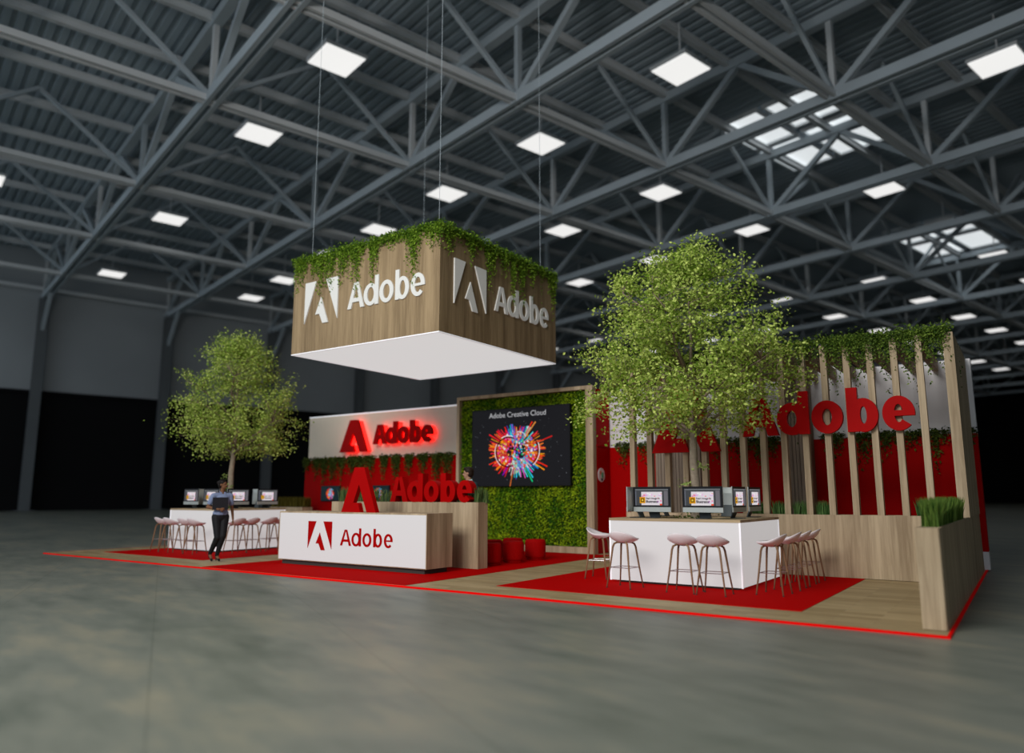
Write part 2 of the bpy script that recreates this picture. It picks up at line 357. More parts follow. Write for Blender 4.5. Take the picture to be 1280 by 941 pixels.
# ---------------------------------------------------------------- lettering
def arc(cx, cz, rx, rz, a0, a1, n=28): return [(cx+rx*cos(R(a0+(a1-a0)*i/n)), cz+rz*sin(R(a0+(a1-a0)*i/n))) for i in range(n+1)]
def glyph(ch, mb, x0, x1, z0, H, t, y0, y1):
    xh = .735*H; w = x1-x0; cz = z0+xh/2
    if ch == 'A':
        h = .90*H; c = (x0+x1)/2; tw = t*.62; s = t*1.08
        mb.prism([(x0, z0), (x0+s, z0), (c+.02*w, z0+h), (c-tw, z0+h)], y0, y1)
        mb.prism([(x1-s, z0), (x1, z0), (c+tw, z0+h), (c-.02*w, z0+h)], y0, y1)
        a = .24*h; mb.prism([(x0+w*.16, z0+a), (x1-w*.16, z0+a), (x1-w*.24, z0+a+t*.85), (x0+w*.24, z0+a+t*.85)], y0+.001, y1-.001)
    elif ch == 'o':
        c = (x0+x1)/2; mb.ribbon(arc(c, cz, w/2, xh*.52, 0, 360)[:-1], arc(c, cz, w/2-t, xh*.52-t*.82, 0, 360)[:-1], y0, y1)
    elif ch in 'db':
        bw = w*1.0; k = 1 if ch == 'd' else -1; c = (x0+x1)/2+(-k)*w*.03
        mb.ribbon(arc(c, cz, bw*.47, xh*.52, 0, 360)[:-1], arc(c, cz, bw*.47-t, xh*.52-t*.80, 0, 360)[:-1], y0, y1)
        if ch == 'd': mb.prism([(x1-t, z0), (x1, z0), (x1, z0+H), (x1-t, z0+H)], y0-.001, y1+.001)
        else: mb.prism([(x0, z0), (x0+t, z0), (x0+t, z0+H), (x0, z0+H)], y0-.001, y1+.001)
    elif ch == 'e':
        c = (x0+x1)/2; mb.ribbon(arc(c, cz, w/2, xh*.52, 0, 316), arc(c, cz, w/2-t, xh*.52-t*.78, 0, 316), y0, y1, closed=False)
        mb.prism([(x0+t*.6, cz-t*.26), (x1-t*.02, cz-t*.26), (x1-t*.0, cz+t*.05), (x1-t*.3, cz+t*.26), (x0+t*.6, cz+t*.26)], y0+.001, y1-.001)
GW = {'A': (0, .23), 'd': (.222, .418), 'o': (.432, .613), 'b': (.636, .808), 'e': (.829, 1)}
def word(parent, x0, width, z0, H, t, y0, y1, mat, grow=0, name='letter'):
    for ch, (a, b) in GW.items():
        m = MB(); glyph(ch, m, x0+a*width-grow, x0+b*width+grow, z0-grow, H+grow, t*H+grow, y0, y1)
        o = m.build(name, mat, parent); tag(o, {'A': 'letter A', 'd': 'letter d', 'o': 'letter o', 'b': 'letter b', 'e': 'letter e'}[ch] if name == 'letter' else None)
def emblem_solid(mb, x0, z0, w, h, y0, y1):
    q = lambda a, b: (x0+w*a/24, z0+h*(1-b/24))
    mb.prism([q(0, 24), q(8.4, 18.9), q(12, 9.2), q(12, 0), q(8.7, 0)], y0, y1)
    mb.prism([q(0, 24), q(13.4, 24), q(12.0, 19.6), q(11.4, 18.9), q(8.2, 18.9)], y0, y1)
    mb.prism([q(12, 0), q(12, 9.2), q(17.8, 24), q(24, 24), q(15.3, 0)], y0, y1)
def emblem_split(mb, x0, z0, w, h, y0, y1):
    q = lambda a, b: (x0+w*a, z0+h*b)
    mb.prism([q(0, 0.02), q(.335, 1), q(.0, 1)], y0, y1)
    mb.prism([q(1, 0.02), q(1, 1), q(.635, 1)], y0, y1)
    mb.prism([q(.35, .22), q(.45, .22), q(.575, 0), q(.73, -.02), q(.5, .62)], y0, y1) if False else None
    mb.prism([q(.34, .20), q(.50, .20), q(.50, .60)], y0, y1); mb.prism([q(.46, .20), q(.565, -.03), q(.73, -.03), q(.495, .60)], y0+.0005, y1)

# ---------------------------------------------------------------- foliage helpers
def leaf(mb, p, size, rnd, col, droop=0, wid=.5):
    d = Vector((rnd.gauss(0, 1), rnd.gauss(0, 1), rnd.gauss(0, .7)-droop)).normalized()
    s = d.cross(Vector((rnd.gauss(0, 1), rnd.gauss(0, 1), rnd.gauss(0, 1)))).normalized()*size*wid*.5; u = d.cross(s).normalized()*size*.12
    p = Vector(p); t = p+d*size; m1 = p+d*size*.45
    mb.col = col; n = len(mb.v); mb.v += [tuple(p), tuple(m1+s+u), tuple(t), tuple(m1-s+u)]
    mb.face([n, n+1, n+2]); mb.face([n, n+2, n+3])
def mixc(a, b, t): return tuple(x+(y-x)*t for x, y in zip(a, b))
def vine(mb, x, z, ln, rnd, axis='x', y=0, spread=.03, dark=(.02, .05, .01), lite=(.13, .24, .03), size=.05, step=.028):
    # one hanging strand: local x along the edge, y out of the face (towards -y), z down
    px = x; pz = z+rnd.uniform(0, .05); py = y-rnd.uniform(.0, .05)
    k = int(ln/step)
    for i in range(k):
        f = i/max(1, k)
        if rnd.random() > .25+.6*(1-f): 
            pz -= step; px += rnd.gauss(0, .004); continue
        for _ in range(2 if f < .5 else 1):
            leaf(mb, (px+rnd.gauss(0, spread*(1-.5*f)), py+rnd.gauss(0, .015)-.01, pz+rnd.gauss(0, .015)), size*rnd.uniform(.6, 1.15), rnd, mixc(dark, lite, rnd.random()), droop=.8, wid=.6)
        px += rnd.gauss(0, .004); pz -= step
def clump(mb, x, z, w, ln, n, rnd, y=0, **k):
    for i in range(n):
        dx = rnd.uniform(-w, w); vine(mb, x+dx, z, ln*rnd.uniform(.35, 1)*(1-.45*abs(dx)/w), rnd, y=y, **k)
def grass(mb, x0, x1, y0, y1, z, h, n, rnd, a=(.05, .12, .02), b=(.16, .27, .06)):
    for i in range(n):
        x = rnd.uniform(x0, x1); y = rnd.uniform(y0, y1); hh = h*rnd.uniform(.7, 1.05); w = rnd.uniform(.006, .011); an = rnd.uniform(0, pi)
        dx, dy = cos(an)*w, sin(an)*w; lx, ly = rnd.gauss(0, .035), rnd.gauss(0, .035); mb.col = mixc(a, b, rnd.random()); n_ = len(mb.v)
        mb.v += [(x-dx, y-dy, z), (x+dx, y+dy, z), (x-dx*.8+lx*.4, y-dy*.8+ly*.4, z+hh*.6), (x+dx*.8+lx*.4, y+dy*.8+ly*.4, z+hh*.6), (x+lx, y+ly, z+hh)]
        mb.face([n_, n_+1, n_+3, n_+2]); mb.face([n_+2, n_+3, n_+4])

# ---------------------------------------------------------------- booth floor
BX0, BX1, BY0, BY1 = -19.97, -.77, 8.77, 17.15
pf = empty('booth_platform', (BX0, BY0, ZF), 'low oak plank platform with red edge under the whole booth', 'platform')
MB().box(.03, .03, 0, BX1-BX0-.03, BY1-BY0-.03, -ZF).build('plank_floor', M['plank'], pf)
e = MB(); LX, LY = BX1-BX0, BY1-BY0
e.box(0, 0, 0, LX, .03, -ZF).box(0, LY-.03, 0, LX, LY, -ZF).box(0, .03, 0, .03, LY-.03, -ZF).box(LX-.03, .03, 0, LX, LY-.03, -ZF)
tag(e.build('edge_strip', M['redtrim'], pf), 'bright red edge strip')
def carpet(x0, x1, y0, y1, label):
    tag(MB().box(0, 0, 0, x1-x0, y1-y0, .006).build('carpet', M['carpet'], loc=(x0, y0, 0)), label, 'carpet')
carpet(-6.9, -2.38, 9.58, 13.85, 'square red carpet under the white counter by the slatted wall')
carpet(-13.45, -8.1, 8.82, 15.85, 'long red carpet under the reception desk and red poufs')
carpet(-18.96, -14.8, 9.72, 14.4, 'red carpet under the far left white counter')

# ---------------------------------------------------------------- bar counters
def counter(x0, x1, y0, y1, h, label):
    c = empty('bar_counter', ((x0+x1)/2, (y0+y1)/2, .006), label, 'counter'); a, b = (x1-x0)/2, (y1-y0)/2; t = .04; hz = h-.006
    MB().box(-a+.1, -b+.1, 0, a-.1, b-.1, .06).build('plinth', M['plinth'], c)
    # four glowing faces
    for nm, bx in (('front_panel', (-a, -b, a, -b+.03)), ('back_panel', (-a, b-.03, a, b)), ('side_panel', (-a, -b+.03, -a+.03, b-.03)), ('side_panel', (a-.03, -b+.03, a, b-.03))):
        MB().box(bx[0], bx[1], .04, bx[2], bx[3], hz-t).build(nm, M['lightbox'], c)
    e = MB()
    for sx in (-1, 1):
        for sy in (-1, 1): e.box(sx*a-.012, sy*b-.012, .035, sx*a+.012, sy*b+.012, hz-t)
    tag(e.build('corner_trim', M['edgewhite'], c), 'bright white corner trim')
    o = .012; w = .62; m = MB(); m.box(-a-o, -b-o, hz-t, a+o, -b+w, hz).box(-a-o, b-w, hz-t, a+o, b+o, hz).box(-a-o, -b+w, hz-t, -a+w, b-w, hz).box(a-w, -b+w, hz-t, a+o, b-w, hz)
    m.build('worktop', M['worktop'], c)
    m = MB().box(-a+w, -b+w, .06, a-w, b-w, hz-.08); m.build('soil_bed', M['soil'], c)
    return c
RC = (-5.68, -3.55, 11.06, 13.1, 1.02); LC = (-18.45, -16.42, 11.1, 13.12, 1.05)
counter(*RC, 'square white glowing counter with wood top, nearest the slatted wall')
counter(*LC, 'square white glowing counter with wood top at the far left, behind the walking woman')

# ---------------------------------------------------------------- stools
def make_stool():
    s = empty('bar_stool', (0, 0, 0), 'x', 'stool')
    seg, rg = 28, 7; top = []; bot = []
    def pt(a, f, under):
        x = .23*f*cos(a); y = .205*f*sin(a)           # back of the shell faces -y
        back = max(0, -sin(a)); front = max(0, sin(a))
        z = .70+.105*(f**2.6)*(.25+.95*back**1.3)+.015*f*(1-front)
        if under: z -= .018+.035*(1-f)**.6
        return (x*(1+.04*back), y, z)
    m = MB(); rings = [[pt(2*pi*k/seg, .04+f*.96/rg, False) for k in range(seg)] for f in range(rg+1)]
    rings2 = [[pt(2*pi*k/seg, .04+f*.96/rg, True) for k in range(seg)] for f in range(rg, -1, -1)]
    m.loft(rings+rings2); m.build('seat_shell', M['shell'], s, True)
    for sx in (-1, 1):
        for sy in (-1, 1):
            pts = [(sx*.03, sy*.03, .668), (sx*.085, sy*.08, .668), (sx*.115, sy*.105, .648), (sx*.13, sy*.118, .60), (sx*.165, sy*.15, .3), (sx*.205, sy*.185, .012)]
            lg = MB().tube(pts, [.012, .014, .016, .0155, .0135, .010], 8).build('leg', M['leg'], s, True)
            MB().lathe([(.012, 0), (.012, .014)], (sx*.205, sy*.185, 0), 8).build('foot_cap', M['plinth'], lg)
    k = .16; p = [(.158*cx, .143*cy, .30) for cx, cy in ((-1, -1), (1, -1), (1, 1), (-1, 1), (-1, -1))]
    fr = MB()
    for a, b in zip(p, p[1:]): fr.tube([a, b], .006, 6)
    tag(fr.build('foot_ring', M['chrome'], s), 'thin steel footrest ring')
    MB().lathe([(.06, .655), (.075, .682)], (0, 0, 0), 12).build('seat_plate', M['plinth'], s)
    return s
st0 = make_stool(); stf = True
def stool(x, y, rz, label, z=.006):
    global stf
    s = st0 if stf else copy_tree(st0); stf = False
    s.location = (x, y, z); s.rotation_euler = (0, 0, R(rz)); s['label'] = label; s['group'] = 'bar stools around the counters'
for x, y, rz, lb in ((-5.16, 10.5, -6, 'pale pink bar stool at the left end of the near counter front'), (-4.21, 10.5, 0, 'pale pink bar stool, left one of the close pair at the near counter front'),
    (-3.76, 10.48, 2, 'pale pink bar stool, right one of the close pair at the near counter front'), (-6.1, 11.45, -80, 'pale pink bar stool at the near counter left side, against the red side wall'),
    (-3.08, 10.98, 88, 'pale pink bar stool nearest the camera on the near counter right side'), (-3.06, 11.75, 92, 'pale pink bar stool, second along the near counter right side'),
    (-3.06, 12.37, 90, 'pale pink bar stool, third along the near counter right side'), (-3.06, 12.98, 90, 'pale pink bar stool farthest along the near counter right side, by the wood planter wall'),
    (-18.02, 10.66, -4, 'pale pink bar stool, leftmost of the row before the far left counter'), (-17.56, 10.62, 0, 'pale pink bar stool, second from left before the far left counter'),
    (-17.0, 10.66, 3, 'pale pink bar stool, third from left before the far left counter'), (-16.5, 10.6, 0, 'pale pink bar stool right behind the walking woman on her left in the photo'),
    (-15.93, 11.3, 90, 'pale pink bar stool just right of the walking woman at the far counter'), (-15.95, 11.72, 86, 'pale pink bar stool, second right of the walking woman at the far counter'),
    (-15.93, 12.24, 92, 'pale pink bar stool nearest the left edge of the reception desk, wholly visible'), (-15.95, 12.62, 90, 'pale pink bar stool half hidden by the left edge of the reception desk')):
    stool(x, y, rz, lb)

# ---------------------------------------------------------------- desktop computers
def make_computer():
    c = empty('desktop_computer', (0, 0, 0), 'x', 'computer'); w, z0, z1 = .325, .10, .50
    m = MB()
    def rr(y, i): return [(-w+i, y, z0+i), (w-i, y, z0+i), (w-i, y, z1-i), (-w+i, y, z1-i)]
    m.loft([rr(-.012, 0), rr(.004, 0), rr(.03, .10)]); m.build('display_housing', M['alu'], c)
    MB().box(-w+.001, -.018, z0, w-.001, -.011, z0+.075).build('chin', M['alu'], c)
    b = MB().box(-w, -.0165, z0+.075, w, -.011, z1).build('bezel', M['black'], c)
    s = MB(); y = -.0172; sx, sz0, sz1 = w-.036, z0+.10, z1-.036
    def r(x0, z0_, x1, z1_, col, dy=0): s.col = col; s.poly([(x0, y-dy, z0_), (x1, y-dy, z0_), (x1, y-dy, z1_), (x0, y-dy, z1_)])
    r(-sx, sz0, sx, sz1, (.06, .064, .07)); r(-sx, sz1-.02, sx, sz1, (.16, .17, .18), .0003); r(sx-.075, sz0, sx-.01, sz1-.03, (.16, .15, .17), .0003); r(-sx, sz0, -sx+.02, sz1-.03, (.13, .14, .17), .0003)
    a0, a1, c0, c1 = -.18, .18, sz0+.005, sz1-.045
    r(a0, c0, a1, c1, (.80, .74, .78), .0006); rn = random.Random(4)
    for i in range(22):
        x = rn.choice((rn.uniform(a0, a0+.1), rn.uniform(a1-.09, a1-.03), rn.uniform(a0, a1-.03))); z = rn.uniform(c0+.12, c1-.03) if x < .07 else rn.uniform(c0, c1-.03)
        r(x, z, x+rn.uniform(.02, .04), z+rn.uniform(.01, .03), rn.choice(((.85, .35, .6), (.9, .55, .8), (.75, .45, .85), (.95, .9, .93), (.9, .25, .3))), .0009)
    r(a1-.04, c0, a1, c0+.025, (.85, .08, .03), .0011); r(a0-.03, c0+.03, a0+.07, c0+.13, (.75, .33, .0), .0012); r(a0-.01, c0+.05, a0+.05, c0+.11, (.12, .05, .0), .0015); r(a0+.005, c0+.065, a0+.035, c0+.095, (.9, .6, .05), .0018)
    s.col = (.03, .02, .03)
    text_into(s, 'Start image in', a0+.08, c0+.095, .24, y-.0015, bold=.03); s.col = (.02, .015, .02); text_into(s, 'Illustrator', a0+.08, c0+.04, .22, y-.0015, bold=.04)
    s.build('screen', M['screen'], b)
    MB().loft([[(-.09, .03, .16), (.09, .03, .16), (.09, .045, .2), (-.09, .045, .2)], [(-.09, .10, .01), (.09, .10, .01), (.09, .115, .01), (-.09, .115, .01)]]).build('stand_neck', M['alud'], c)
    MB().bevbox(-.10, -.08, 0, .10, .12, .012, .01).build('stand_foot', M['alud'], c)
    return c
cp0 = make_computer(); cpf = True
def computer(x, y, z, rz, label):
    global cpf
    s = cp0 if cpf else copy_tree(cp0); cpf = False
    s.location = (x, y, z); s.rotation_euler = (0, 0, R(rz)); s['label'] = label; s['group'] = 'desktop computers on the counters'
for x, y, rz, lb in ((-5.05, 11.33, 0, 'silver desktop computer, screen to the front, left one on the near counter'), (-4.2, 11.33, 0, 'silver desktop computer, screen to the front, beside the tree trunk on the near counter'),
    (-3.83, 11.93, 90, 'silver desktop computer turned right, nearer one on the near counter side'), (-3.83, 12.75, 90, 'silver desktop computer turned right, farther one on the near counter side'),
    (-5.40, 11.46, -90, 'silver desktop computer seen from behind at the near counter left corner'), (-5.40, 13.0-.5, -90, 'silver desktop computer seen from behind, just left of the tree trunk on the near counter'),
    (-4.32, 12.86, 180, 'silver desktop computer showing its back, just right of the second front screen'), (-4.98+.2, 12.86, 180, 'silver desktop computer on the rear edge of the near counter, hidden behind the trunk')):
    computer(x, y, 1.02, rz, lb)
for x, y, rz, lb in ((-18.0, 11.38, 0, 'silver desktop computer, leftmost screen on the far left counter'), (-17.13, 11.38, 0, 'silver desktop computer partly hidden behind the walking woman, on the far left counter'),
    (-16.66, 11.82, 90, 'silver desktop computer just right of the walking woman on the far left counter'), (-16.66, 12.72, 90, 'silver desktop computer, rightmost screen on the far left counter'),
    (-18.19, 11.95, -90, 'silver desktop computer seen from behind, left of the walking woman on the far counter'), (-16.98-.2, 12.88, 180, 'silver desktop computer seen from behind between the two right screens on the far counter')):
    computer(x, y, 1.05, rz, lb)

# ---------------------------------------------------------------- trees
def tree(x, y, z, seed, label, mirror=1, leaves=9000, lean=0):
    rnd = random.Random(seed); t = empty('indoor_tree', (x, y, z), label, 'tree')
    # envelope: (height above z, radius)
    env = [(1.45, 1.1), (1.65, 1.6), (2.2, 1.72), (2.8, 1.78), (3.4, 1.62), (3.9, 1.28), (4.4, .95), (4.85, .55)]
    def rad(h):
        for (a, ra), (b, rb) in zip(env, env[1:]):
            if a <= h <= b: return ra+(rb-ra)*(h-a)/(b-a)
        return .2
    fork = Vector((lean, .02, 1.38))
    tk = MB().tube([(-.01, 0, -.5), (0, 0, 0), (.025+lean*.4, .01, .5), (.0+lean*.7, 0, 1.0), fork, fork+Vector((.02, 0, .3))], [.105, .09, .075, .068, .06, .045], 12)
    tko = tk.build('trunk', M['bark'], t, True)
    mains = []
    ml = MB(); ml.tube([fork, fork+Vector((-.03*mirror, .05, .8)), fork+Vector((.03, 0, 1.7)), fork+Vector((0, .03, 2.6))], [.05, .038, .024, .01], 8)
    for k in range(18): f = k/17; mains.append(fork+Vector((0, .02, .3+2.4*f)))
    for i in range(11):
        a = 2*pi*i/11+rnd.uniform(-.25, .25); h0 = rnd.uniform(0, 1.2) if i > 3 else rnd.uniform(0, .15); L = rnd.uniform(.9, 1.3); rise = rnd.uniform(.35, 1.4)
        p0 = fork+Vector((0, 0, h0)); p1 = p0+Vector((cos(a)*L*.4, sin(a)*L*.4, rise*.45)); p2 = p0+Vector((cos(a+.2)*L*.8, sin(a+.2)*L*.8, rise*.8)); p3 = p0+Vector((cos(a+.1)*L*1.15, sin(a+.1)*L*1.15, rise))
        ml.tube([p0, p1, p2, p3], [.034, .024, .016, .008], 7)
        for k in range(1, 10):
            f = k/9*3; s_ = int(min(f, 2.999)); g = f-s_; q = [p0, p1, p2, p3]; mains.append(q[s_].lerp(q[s_+1], g))
    tips = []
    while len(tips) < 420:
        h = rnd.uniform(1.47, 4.8); a = rnd.uniform(0, 2*pi); rr = rad(h)*(1+.12*sin(3*a+seed+h)+.14*sin(5*a+h*5)); u = rnd.random()**.42
        if h < 2.0 and u < .4: continue
        if rnd.random() > .35+.65*rr/1.8: continue
        tips.append(Vector((cos(a)*rr*u*(1.03 if mirror > 0 else .93)-.1*mirror, sin(a)*rr*u*.9-.08*mirror, h-.05)))
    lf = MB(); per = leaves//len(tips)
    for tp in tips:
        b = min(mains, key=lambda m: (m-tp).length+max(0, m.z-tp.z)*1.5)
        mid = b.lerp(tp, .55)+Vector((rnd.gauss(0, .05), rnd.gauss(0, .05), .06))
        ml.tube([b, mid, mid.lerp(tp, .7)], [.007, .005, .002], 4)
        for k in range(per):
            f = rnd.uniform(.35, 1.12); p = (b.lerp(mid, f*2) if f < .5 else mid.lerp(tp, f*2-1))
            p = p+Vector((rnd.gauss(0, .10), rnd.gauss(0, .10), rnd.gauss(0, .08))); p.y = p.y if p.y < 1.3 else 1.3-rnd.random()*.3
            leaf(lf, p, rnd.uniform(.045, .076), rnd, mixc((.17, .30, .02), (.82, .95, .26), rnd.random()**1.25), droop=.2, wid=.66)
    for cx, cz in ((-.12, .62), (.14, .92)):     # small shoots on the trunk
        for k in range(22): leaf(lf, (cx*mirror+rnd.gauss(0, .06), rnd.gauss(-.05, .04), cz+rnd.gauss(0, .045)), .06, rnd, mixc((.2, .32, .05), (.5, .62, .2), rnd.random()), wid=.6)
    ml.build('branches', M['barkl'], t, True)
    lf.build('foliage', M['leaf'], t)
    return t
tree(-4.6, 12.05, .94, 3, 'tall leafy green tree growing from the counter by the slatted wall', 1, 27000, .0)
tree(-17.46, 12.1, .97, 11, 'leafy green tree growing from the far left counter against the dark hall', -1, 21000, .06)
for (x, y, z, sd, lb) in ((-4.62, 11.95, .94, 5, 'low ground cover plant at the foot of the tree on the near counter'), (-17.43, 12.1, .97, 6, 'low ground cover plant at the foot of the tree on the far left counter')):
    rn = random.Random(sd); m = MB()
    for i in range(260): leaf(m, (rn.gauss(0, .2), rn.gauss(-.1, .14), .005+abs(rn.gauss(0, .06))), .05, rn, mixc((.02, .06, .01), (.2, .3, .05), rn.random()**2))
    tag(m.build('ground_cover_plant', M['leaf'], loc=(x, y, z)), lb, 'plant')

# ---------------------------------------------------------------- reception desk
DX0, DX1, DY0, DY1, DH = -12.87, -8.84, 10.15, 10.88, 1.06
d = empty('reception_desk', ((DX0+DX1)/2, DY0, .006), 'long low reception desk with glowing white front and red lettering', 'desk'); w = (DX1-DX0)/2; dp = DY1-DY0
MB().box(-w+.08, .06, 0, w-.08, dp-.05, .09).build('plinth', M['plinth'], d)
MB().box(-w, .01, .085, -w+.05, dp, DH-.006).box(w-.05, .01, .085, w, dp, DH-.006).box(-w+.05, .01, DH-.046, w-.05, dp, DH-.006).box(-w+.05, .01, .085, w-.05, dp, .115).box(-w+.05, dp-.03, .115, w-.05, dp, DH-.046).build('cabinet_body', M['wood'], d)
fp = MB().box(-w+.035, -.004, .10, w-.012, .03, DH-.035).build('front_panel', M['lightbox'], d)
m = MB(); ox = -(DX0+DX1)/2; emblem_split(m, -11.95+ox, .33, .69, .54, -.012, -.004); m.build('emblem', M['redsign'], fp)
lw = MB()
for ch, (a, b) in GW.items(): 
    m = MB(); glyph(ch, m, -11.02+ox+a*1.40, -11.02+ox+b*1.40-.02, .425, .335, .068*.8, -.012, -.004); tag(m.build('letter', M['redsign'], fp), 'letter '+ch)
sg = empty('standing_emblem', (-10.67, 10.3, DH), 'large solid red letter A emblem standing on the reception desk', 'sign')
m = MB(); emblem_solid(m, -.47, 0, .94, .86, -.05, .05); m.build('emblem_body', M['redsign'], sg)

# planter behind the desk with free standing letters
pl = empty('wooden_planter', (-10.8, 11.48, .006), 'tall narrow wood planter behind the reception desk carrying red letters', 'planter')
MB().box(-1.98, 0, 0, 2.10, .30, 1.20).build('planter_body', M['wood'], pl)
MB().box(-1.98, 0, 1.20, 2.10, .07, 1.244).box(-1.98, .27, 1.20, 2.10, .30, 1.244).box(-1.98, .07, 1.20, -1.94, .27, 1.244).box(2.06, .07, 1.20, 2.10, .27, 1.244).build('planter_rim', M['wood'], pl)
MB().box(-1.94, .07, 1.20, 2.06, .27, 1.225).build('soil_bed', M['soil'], pl)
sl = empty('standing_letters', (-9.94, 11.5, 1.25), 'row of thick red letters spelling a word on top of the wood planter', 'sign')
word(sl, -1.08, 2.16, 0, .57, .23, -.02, .15, M['redsign'])
rn = random.Random(8); m = MB()
grass(m, -1.9, -1.5, .18, .3, 0, .35, 200, rn, (.06, .12, .04), (.22, .30, .10)); grass(m, -1.35, -.75, .18, .3, 0, .33, 260, rn, (.06, .12, .04), (.22, .30, .10)); grass(m, -.7, 2.2, .2, .28, 0, .30, 500, rn, (.06, .12, .04), (.22, .3, .1)); grass(m, 1.98, 2.09, .08, .27, 0, .33, 160, rn, (.06, .12, .04), (.22, .30, .10))
for v in range(len(m.v)): pass
tag(m.build('ornamental_grass', M['leaf'], loc=(-10.85, 11.48, 1.23)), 'upright grey green grass growing behind the standing red letters', 'grass', kind='stuff')

# ---------------------------------------------------------------- hanging fascia box
HB = 4.5; HS = 2.16; HT = 2.10
hb = empty('hanging_box', (-11.2, 12.8, HB), 'large square wood clad box hanging above the reception with white lettering', 'hanging sign')
t = .1; m = MB(); m.box(-HS, -HS, 0, HS, -HS+t, HT).box(-HS, HS-t, 0, HS, HS, HT).box(-HS, -HS+t, 0, -HS+t, HS-t, HT).box(HS-t, -HS+t, 0, HS, HS-t, HT); m.build('wood_cladding', M['woodbox'], hb)
MB().box(-HS+.04, -HS+.04, -.012, HS-.04, HS-.04, .05).build('light_panel', M['ceilinglight'], hb)
m = MB(); m.box(-HS, -HS, -.02, HS, -HS+.04, 0).box(-HS, HS-.04, -.02, HS, HS, 0).box(-HS, -HS+.04, -.02, -HS+.04, HS-.04, 0).box(HS-.04, -HS+.04, -.02, HS, HS-.04, 0); m.build('light_frame', M['edgewhite'], hb)
MB().box(-HS+t, -HS+t, HT-.3, HS-t, HS-t, HT-.25).build('top_tray', M['black'], hb)
for sx in (-1, 1):
    for sy in (-1, 1): MB().beam((sx*1.9, sy*1.9, HT-.3), (sx*1.9, sy*1.9, 19.6-HB), .006, .006).build('suspension_cable', M['steel'], hb)
for rz_, lab in ((0, 'front'), (pi/2, 'right')):
    g = bpy.data.objects.new('face_lettering', None); COL.objects.link(g); g.parent = hb; g.rotation_euler = (0, 0, rz_); tag(g, 'white emblem and lettering on the %s face' % lab)
    m = MB(); emblem_split(m, -1.74, .62, 1.06, .95, -HS-.03, -HS); m.build('emblem', M['signwhite'], g)
    ofs = 0 if rz_ == 0 else .0
    word(g, -.37, 2.17, .775, .625, .165, -HS-.03, -HS, M['signwhite'])
for rz_, lab, nm, sd in ((0, 'front', -1, 21), (pi/2, 'right', 1, 22)):
    rn = random.Random(sd); m = MB(); pos = -HS+.05
    while pos < HS:
        w_ = rn.uniform(.09, .2); ln = rn.choice((.35, .7, .9, 1.1, 1.3))
        clump(m, pos+w_, .02, w_, ln, int(26*w_/.15), rn, y=.0, dark=(.05, .13, .01), lite=(.34, .52, .05), size=.06)
        if rn.random() < .35: vine(m, pos+w_, .0, 1.15, rn, spread=.015, dark=(.1, .2, .02), lite=(.25, .4, .06), size=.04)
        pos += 2*w_+rn.uniform(-.06, .12)
    for i in range(2300):
        leaf(m, (rn.uniform(-HS, HS), rn.gauss(-.01, .05), rn.gauss(.035, .055)), .06, rn, mixc((.04, .12, .01), (.32, .5, .05), rn.random()**1.3), droop=.1, wid=.6)
    o = m.build('trailing_ivy', M['leaf'], rz=rz_)
    o.location = (-11.2, 12.8-HS-.01, HB+HT) if rz_ == 0 else (-11.2+HS+.01, 12.8, HB+HT)
    tag(o, 'bright green ivy trailing over the %s edge of the hanging wood box' % ('left front' if rz_ == 0 else 'right'), 'plant')

# ---------------------------------------------------------------- green wall with screen
gw = empty('green_wall', (-10.7, 15.9, .006), 'tall framed living moss wall holding the big black screen', 'green wall'); GX = 2.12; GZ = 4.05
m = MB(); m.box(-GX, 0, 0, -GX+.09, .16, GZ).box(GX-.2, 0, 0, GX, .16, GZ).box(-GX+.09, 0, GZ-.09, GX-.2, .16, GZ).box(-GX+.09, .0, 0, GX-.2, .16, .15); m.build('wood_frame', M['wood'], gw)
MB().box(-GX+.09, .14, .15, GX-.2, .16, GZ-.09).build('backing', plain('dark moss backing', (.02, .06, .005), .9, noise=.5, scale=10, bump=.6), gw)
rn = random.Random(2); m = MB(); tiles = {}
for i in range(24000):
    x = rn.uniform(-GX+.1, GX-.21); z = rn.uniform(.16, GZ-.1)
    if -1.5 < x < 1.45 and 1.66 < z < 3.6: continue
    k = (int((x+GX)/.42), int(z/.42)); tiles.setdefault(k, (rn.random(), rn.random()))
    a, b = tiles[k]; w1 = sin(x*9+3*b)*sin(z*8+a*5)
    base = mixc((.05, .17, .004), (.38, .50, .012), min(1, max(0, a*.55+rn.random()*.6-.15+w1*.2)))
    leaf(m, (x, .135-rn.random()*(.05+.04*max(0, w1)), z), rn.uniform(.04, .085), rn, base, droop=.5, wid=.55)
m.build('moss_foliage', M['moss'], gw)
sc = empty('wall_screen', (-10.73, 15.93, 1.62), 'big black display with a colourful burst, mounted on the green wall', 'screen'); SW, SH = 1.525, 2.02
MB().box(-SW, -.06, 0, SW, .1, SH).build('screen_housing', M['black'], sc)
m = MB(); y = -.064; rn = random.Random(17); m.col = (.0105, .0105, .013); m.poly([(-SW+.03, -.062, .03), (SW-.03, -.062, .03), (SW-.03, -.062, SH-.03), (-SW+.03, -.062, SH-.03)])
m.col = (.55, .55, .57); text_into(m, 'Adobe Creative Cloud', -.95, SH-.235, 1.78, y, bold=0)
for i in range(70):
    a, b = rn.uniform(-SW+.1, SW-.1), rn.uniform(.08, SH-.3); s_ = rn.uniform(.004, .011); m.col = (.25, .27, .3); m.poly([(a-s_, y+.0005, b), (a, y+.0005, b-s_), (a+s_, y+.0005, b), (a, y+.0005, b+s_)])
cx, cz = -.08, .90; kx = 1.08
